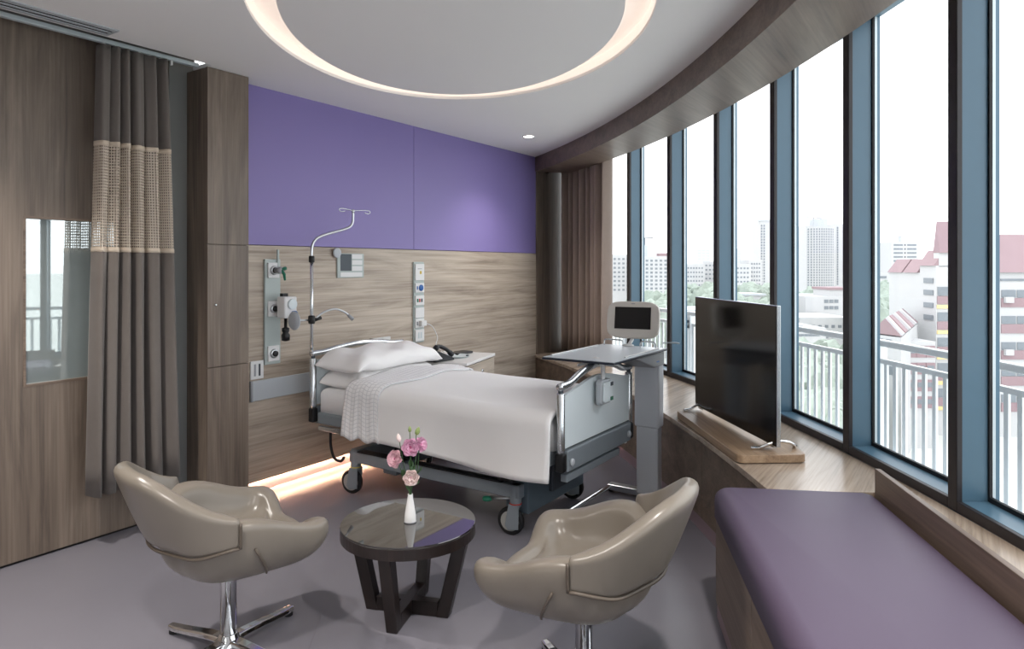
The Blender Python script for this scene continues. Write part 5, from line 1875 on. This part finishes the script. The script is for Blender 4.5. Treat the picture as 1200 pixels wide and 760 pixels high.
for u in (0.18, 0.52, 0.86):
    s0, s1 = ra.lerp(rbv, u), ra.lerp(rbv, u + 0.012)
    t0, t1 = ea.lerp(eb, u), ea.lerp(eb, u + 0.012)
    off = nrm_ * 0.12
    MB(orf).add([s0, s1, t1, t0, s0 + off, s1 + off, t1 + off, t0 + off], [(4, 5, 6, 7), (0, 1, 5, 4), (1, 2, 6, 5), (2, 3, 7, 6), (3, 0, 4, 7)]).build('rib', 'city_dark_red', rb3)
gm = (la_ + ea) / 2
inward = (rbv - ra).normalized()
for i, (f, z0, z1) in enumerate(((0.35, -1.4, -0.5), (0.62, -1.4, -0.5), (0.5, -4.6, -3.6), (0.7, -4.6, -3.6))):
    q = la_.lerp(ea, f)
    d = (ea - la_).normalized()
    MB(orf).add([q - d * 0.4 - inward * 0.1 + up_ * z0, q + d * 0.4 - inward * 0.1 + up_ * z0, q + d * 0.4 - inward * 0.1 + up_ * z1, q - d * 0.4 - inward * 0.1 + up_ * z1,
                 q - d * 0.4 + inward * 0.05 + up_ * z0, q + d * 0.4 + inward * 0.05 + up_ * z0, q + d * 0.4 + inward * 0.05 + up_ * z1, q - d * 0.4 + inward * 0.05 + up_ * z1],
                [(0, 1, 2, 3), (4, 7, 6, 5), (0, 4, 5, 1), (3, 2, 6, 7), (0, 3, 7, 4), (1, 5, 6, 2)]).build('window', 'city_window', rb3)

# --- white tower with crane
Z4 = 450.0
tw, w4, h4 = bld('round_tower', 'tall white tower with a curved gridded front and a crane on top', 945.5, 977, 264, Z4, 16, 'city_white')
m = MB()
bow = [(-w4 / 2 + w4 * i / 12, -4.0 * math.sin(PI * i / 12)) for i in range(13)]
m.prism(bow + [(w4 / 2, 0.5), (-w4 / 2, 0.5)], 0, h4 - 1).build('curved_front', 'city_white', tw)
m = MB()
nfl = 26
for j in range(nfl):
    z = h4 - 3.2 - j * (h4 * 0.86 / nfl)
    for i in range(12):
        (x0, y0), (x1, y1) = bow[i], bow[i + 1]
        xa, xb = x0 + (x1 - x0) * 0.25, x0 + (x1 - x0) * 0.75
        ya, yb = y0 + (y1 - y0) * 0.25, y0 + (y1 - y0) * 0.75
        b0 = len(m.v)
        m.v += [Vector(q) for q in ((xa, ya - 0.12, z), (xb, yb - 0.12, z), (xb, yb - 0.12, z + 1.15), (xa, ya - 0.12, z + 1.15))]
        m.f.append((b0, b0 + 1, b0 + 2, b0 + 3))
m.build('windows', 'city_window', tw)['kind'] = 'stuff'
MB().prism([(x * 0.55, y * 0.8) for x, y in bow] + [(w4 * 0.27, 6), (-w4 * 0.27, 6)], h4 - 1, h4 + 4.2).build('crown', 'city_grey', tw)
cr = MB()
cr.tube([(-4.5, 0, h4), (-4.5, 0, h4 + 5.2)], 0.3, 5).tube([(-11.5, 0, h4 + 5.6), (1, 0, h4 + 4.6)], 0.28, 5)
cr.build('crane', 'city_dark', tw)
t_, w_, h_ = bld('slab_tower', 'slim white tower directly right of the round tower', 978, 992, 262, 470, 18, 'city_white')
win_grid(t_, -w_ / 2, w_ / 2, h_ * 0.2, h_ - 2, 2, 24, 1.0, 1.4, 'city_window')
t_, w_, h_ = bld('blue_grey_tower', 'hazy blue grey tower left of the round tower', 928, 942, 287, 620, 20, 'city_haze_tint')
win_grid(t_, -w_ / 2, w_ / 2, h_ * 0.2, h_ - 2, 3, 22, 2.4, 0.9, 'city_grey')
t_, w_, h_ = bld('thin_tower', 'thin white tower with side balconies above the television', 891, 903, 259, 430, 14, 'city_white')
win_grid(t_, -w_ / 2, 0, h_ * 0.15, h_ - 2, 2, 24, 0.9, 1.2, 'city_window')
MB().box(-w_ / 2 - 1.2, w_ / 2, -0.5, 3, h_, h_ + 0.9).build('cap', 'city_grey', t_)

# --- white low complex below the towers
Z5 = 185.0
t_, w_, h_ = bld('white_complex', 'stepped white low-rise complex under the round tower', 937, 1000, 372, Z5, 20, 'city_white')
win_grid(t_, -w_ / 2 + 1, w_ / 2 - 1, h_ - 6.5, h_ - 1, 7, 2, 0.9, 0.8, 'city_window', single=True)
t_, w_, h_ = bld('white_complex_tower', 'upper white block of the low-rise complex, with square windows', 944, 1003, 347, Z5 + 20.5, 22, 'city_white')
win_grid(t_, w_ * -0.14, w_ * 0.16, h_ - 4.4, h_ - 0.5, 3, 2, 1.2, 1.0, 'city_window', single=True)
MB().box(w_ * 0.0, w_ * 0.5, 1, 12, h_, h_ + 1.9).build('upper_storey', 'city_white', t_)
MB().box(w_ * -0.02, w_ * 0.52, 0.6, 12.4, h_ + 1.9, h_ + 2.6).build('roof', 'city_red', t_)
t_, w_, h_ = bld('white_hall', 'low white flat-roofed hall behind the white complex front', 926, 968, 384, 160, 16, 'city_white')
win_grid(t_, -w_ / 2 + 1.5, w_ / 2 - 1.5, h_ - 2.2, h_ - 1.2, 6, 1, 0.8, 0.5, 'city_window', single=True)
MB().add([(-1.5, -0.2, h_ + 0.3), (4.2, -0.2, h_ - 1.2), (4.2, 6, h_ - 1.2), (-1.5, 6, h_ + 0.3), (-1.5, -0.2, h_ + 0.6), (4.2, -0.2, h_ - 0.9), (4.2, 6, h_ - 0.9), (-1.5, 6, h_ + 0.6)],
         [(4, 5, 6, 7), (0, 1, 5, 4), (1, 2, 6, 5), (2, 3, 7, 6), (3, 0, 4, 7)]).build('canopy', 'city_grey', t_)

# --- distant blocks, left to right
far_blocks = (
    ('housing_block', 'distant white block beside the brown curtain', 716, 740, 298, 350, 4, 8),
    ('housing_block', 'distant white block with a crane, right of the first blue mullion', 748, 790, 300, 330, 7, 9),
    ('housing_block', 'distant banded block in the bay left of the television', 800, 826, 309, 400, 7, 6),
    ('housing_block', 'distant white block right of the banded block', 824, 840, 306, 420, 3, 6),
    ('housing_block', 'distant grey white block above the television edge', 861, 880, 309, 380, 4, 6),
    ('housing_block', 'distant white block left of the thin tower', 878, 893, 304, 390, 4, 7),
)
for nm, lb, x0, x1, yt, Z, cols, rows in far_blocks:
    t_, w_, h_ = bld(nm, lb, x0, x1, yt, Z, 16, 'city_white', 'distant housing blocks')
    win_grid(t_, -w_ / 2 + 0.8, w_ / 2 - 0.8, h_ * 0.35, h_ - 1.2, cols, rows, (w_ - 2) / cols * 0.55, 1.0, 'city_window')
    if 'crane' in lb:
        MB().box(-w_ * 0.42, -w_ * 0.22, 1, 8, h_, h_ + 5.4).build('lift_tower', 'city_grey', t_)
        MB().tube([(-w_ * 0.30, 2, h_ + 5), (-w_ * 0.30, 2, h_ + 9)], 0.35, 5).tube([(-w_ * 0.38, 2, h_ + 8.8), (-w_ * 0.05, 2, h_ + 9)], 0.25, 5).build('crane', 'city_dark', t_)
        MB().box(w_ * 0.1, w_ * 0.32, 1, 8, h_, h_ + 1.6).build('roof_house', 'city_red', t_)
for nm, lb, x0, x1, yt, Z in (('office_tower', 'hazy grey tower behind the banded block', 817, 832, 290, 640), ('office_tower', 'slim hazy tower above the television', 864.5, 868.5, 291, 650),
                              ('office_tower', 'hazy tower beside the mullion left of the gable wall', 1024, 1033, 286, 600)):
    t_, w_, h_ = bld(nm, lb, x0, x1, yt, Z, 18, 'city_haze_tint', 'hazy far towers')
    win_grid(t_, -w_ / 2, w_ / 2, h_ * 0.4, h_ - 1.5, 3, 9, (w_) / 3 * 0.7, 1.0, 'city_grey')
t_, w_, h_ = bld('banded_block', 'white block with horizontal bands above the red roofs', 1045, 1076, 283, 400, 16, 'city_white')
win_grid(t_, -w_ / 2 + 0.8, -1.0, h_ * 0.55, h_ - 0.8, 1, 7, w_ / 2 - 2.4, 1.0, 'city_window')
win_grid(t_, 1.0, w_ / 2 - 0.8, h_ * 0.55, h_ - 0.8, 1, 7, w_ / 2 - 2.4, 1.0, 'city_window')
win_grid(t_, -0.8, 0.8, h_ * 0.55, h_ - 0.8, 1, 7, 0.9, 0.9, 'city_dark')
MB().box(-w_ * 0.15, -w_ * 0.08, 1, 3, h_, h_ + 3.2).box(-w_ * 0.15, w_ * 0.28, 1, 3, h_ + 2.8, h_ + 3.3).build('roof_frame', 'city_grey', t_)
t_, w_, h_ = bld('green_roof_block', 'low pale block with flat roofs left of the gable wall', 1018, 1041, 320, 260, 16, 'city_white')
win_grid(t_, -w_ / 2, w_ / 2, h_ - 2.4, h_ - 0.6, 1, 1, w_ * 0.8, 0.9, 'city_window', single=True)
for lb, x0, x1, yt, Z in (('low white house seen below the bay left of the television', 800, 842, 366, 130), ('low white house seen behind the bedside terminal', 750, 792, 361, 175), ('low white house peeking above the television', 868, 896, 346, 210)):
    t_, w_, h_ = bld('low_house', lb, x0, x1, yt, Z, 12, 'city_white', 'low white houses among the trees')
    win_grid(t_, -w_ / 2 + 0.6, w_ / 2 - 0.6, h_ - 3.2, h_ - 0.8, 5, 1, w_ / 9, 1.0, 'city_window', single=True)
    MB().box(-w_ / 2 - 0.4, w_ / 2 + 0.4, -0.5, 12.4, h_, h_ + 0.5).build('roof', 'city_grey', t_)


# ---- trees
def tree_mesh(seed):
    rnd = random.Random(seed)
    bm = bmesh.new()
    for k in range(9):
        a = rnd.uniform(0, 6.28)
        r = rnd.uniform(0.0, 0.32) if k else 0
        c_ = Vector((r * math.cos(a), r * math.sin(a), rnd.uniform(0.45, 0.82)))
        s = rnd.uniform(0.16, 0.28)
        res = bmesh.ops.create_icosphere(bm, subdivisions=2, radius=s, matrix=Matrix.Translation(c_) @ Matrix.Diagonal((1, 1, 0.8, 1)))
        for v in res['verts']:
            d = (v.co - c_)
            v.co += d * rnd.uniform(-0.28, 0.28)
    me = bpy.data.meshes.new('crown')
    bm.to_mesh(me); bm.free()
    me.materials.append(MATS['city_leaf_hazed'])
    return me


crowns = [tree_mesh(s) for s in (1, 2, 3, 4)]
tm = MB().tube([(0, 0, 0), (0.01, 0, 0.3), (0, 0.01, 0.6)], [0.035, 0.025, 0.015], 6)
trunk0 = None
rt_r = random.Random(11)
tree_spots = []
for x0, x1, Z, n, yt in ((745, 795, 215, 5, 338), (748, 792, 165, 4, 352), (798, 842, 250, 6, 331), (800, 842, 185, 4, 344), (856, 905, 240, 6, 331), (858, 905, 190, 4, 342),
                         (928, 990, 260, 6, 336), (1022, 1041, 240, 3, 327), (1022, 1042, 170, 3, 343), (928, 990, 100, 7, 398), (930, 990, 75, 6, 425), (1018, 1036, 100, 3, 415), (928, 992, 62, 7, 455), (926, 990, 88, 6, 410)):
    for i in range(n):
        tree_spots.append((x0 + (x1 - x0) * (i + 0.5) / n + rt_r.uniform(-3, 3), Z * rt_r.uniform(0.94, 1.06), yt + rt_r.uniform(-3, 5)))
PLACE = {215: 'behind the bedside terminal', 165: 'behind the bedside terminal'}
for i, (px_, Z, yt) in enumerate(tree_spots):
    p = far(px_, Z)
    h = zpx(yt, Z) - GZ
    where = 'beyond the bedside terminal' if px_ < 797 else 'left of the television' if px_ < 846 else 'above the television' if px_ < 915 else ('below the white complex' if Z < 130 else 'under the round tower') if px_ < 1000 else 'left of the white gable wall'
    t_ = thing('city_tree', 'bushy city tree in haze-paled green %s' % where, 'tree', (p.x, p.y, GZ), rt_r.uniform(0, 6.28), 'city trees %s' % where)
    s = h
    cw = bpy.data.objects.new('crown', crowns[i % 4]); COL.objects.link(cw); cw.parent = t_
    cw.scale = (s * rt_r.uniform(0.55, 0.7), s * rt_r.uniform(0.55, 0.7), s)
    if trunk0 is None:
        tk = tm.build('trunk', 'city_bark', t_); trunk0 = tk.data
    else:
        tk = bpy.data.objects.new('trunk', trunk0); COL.objects.link(tk); tk.parent = t_
    tk.scale = (s, s, s)
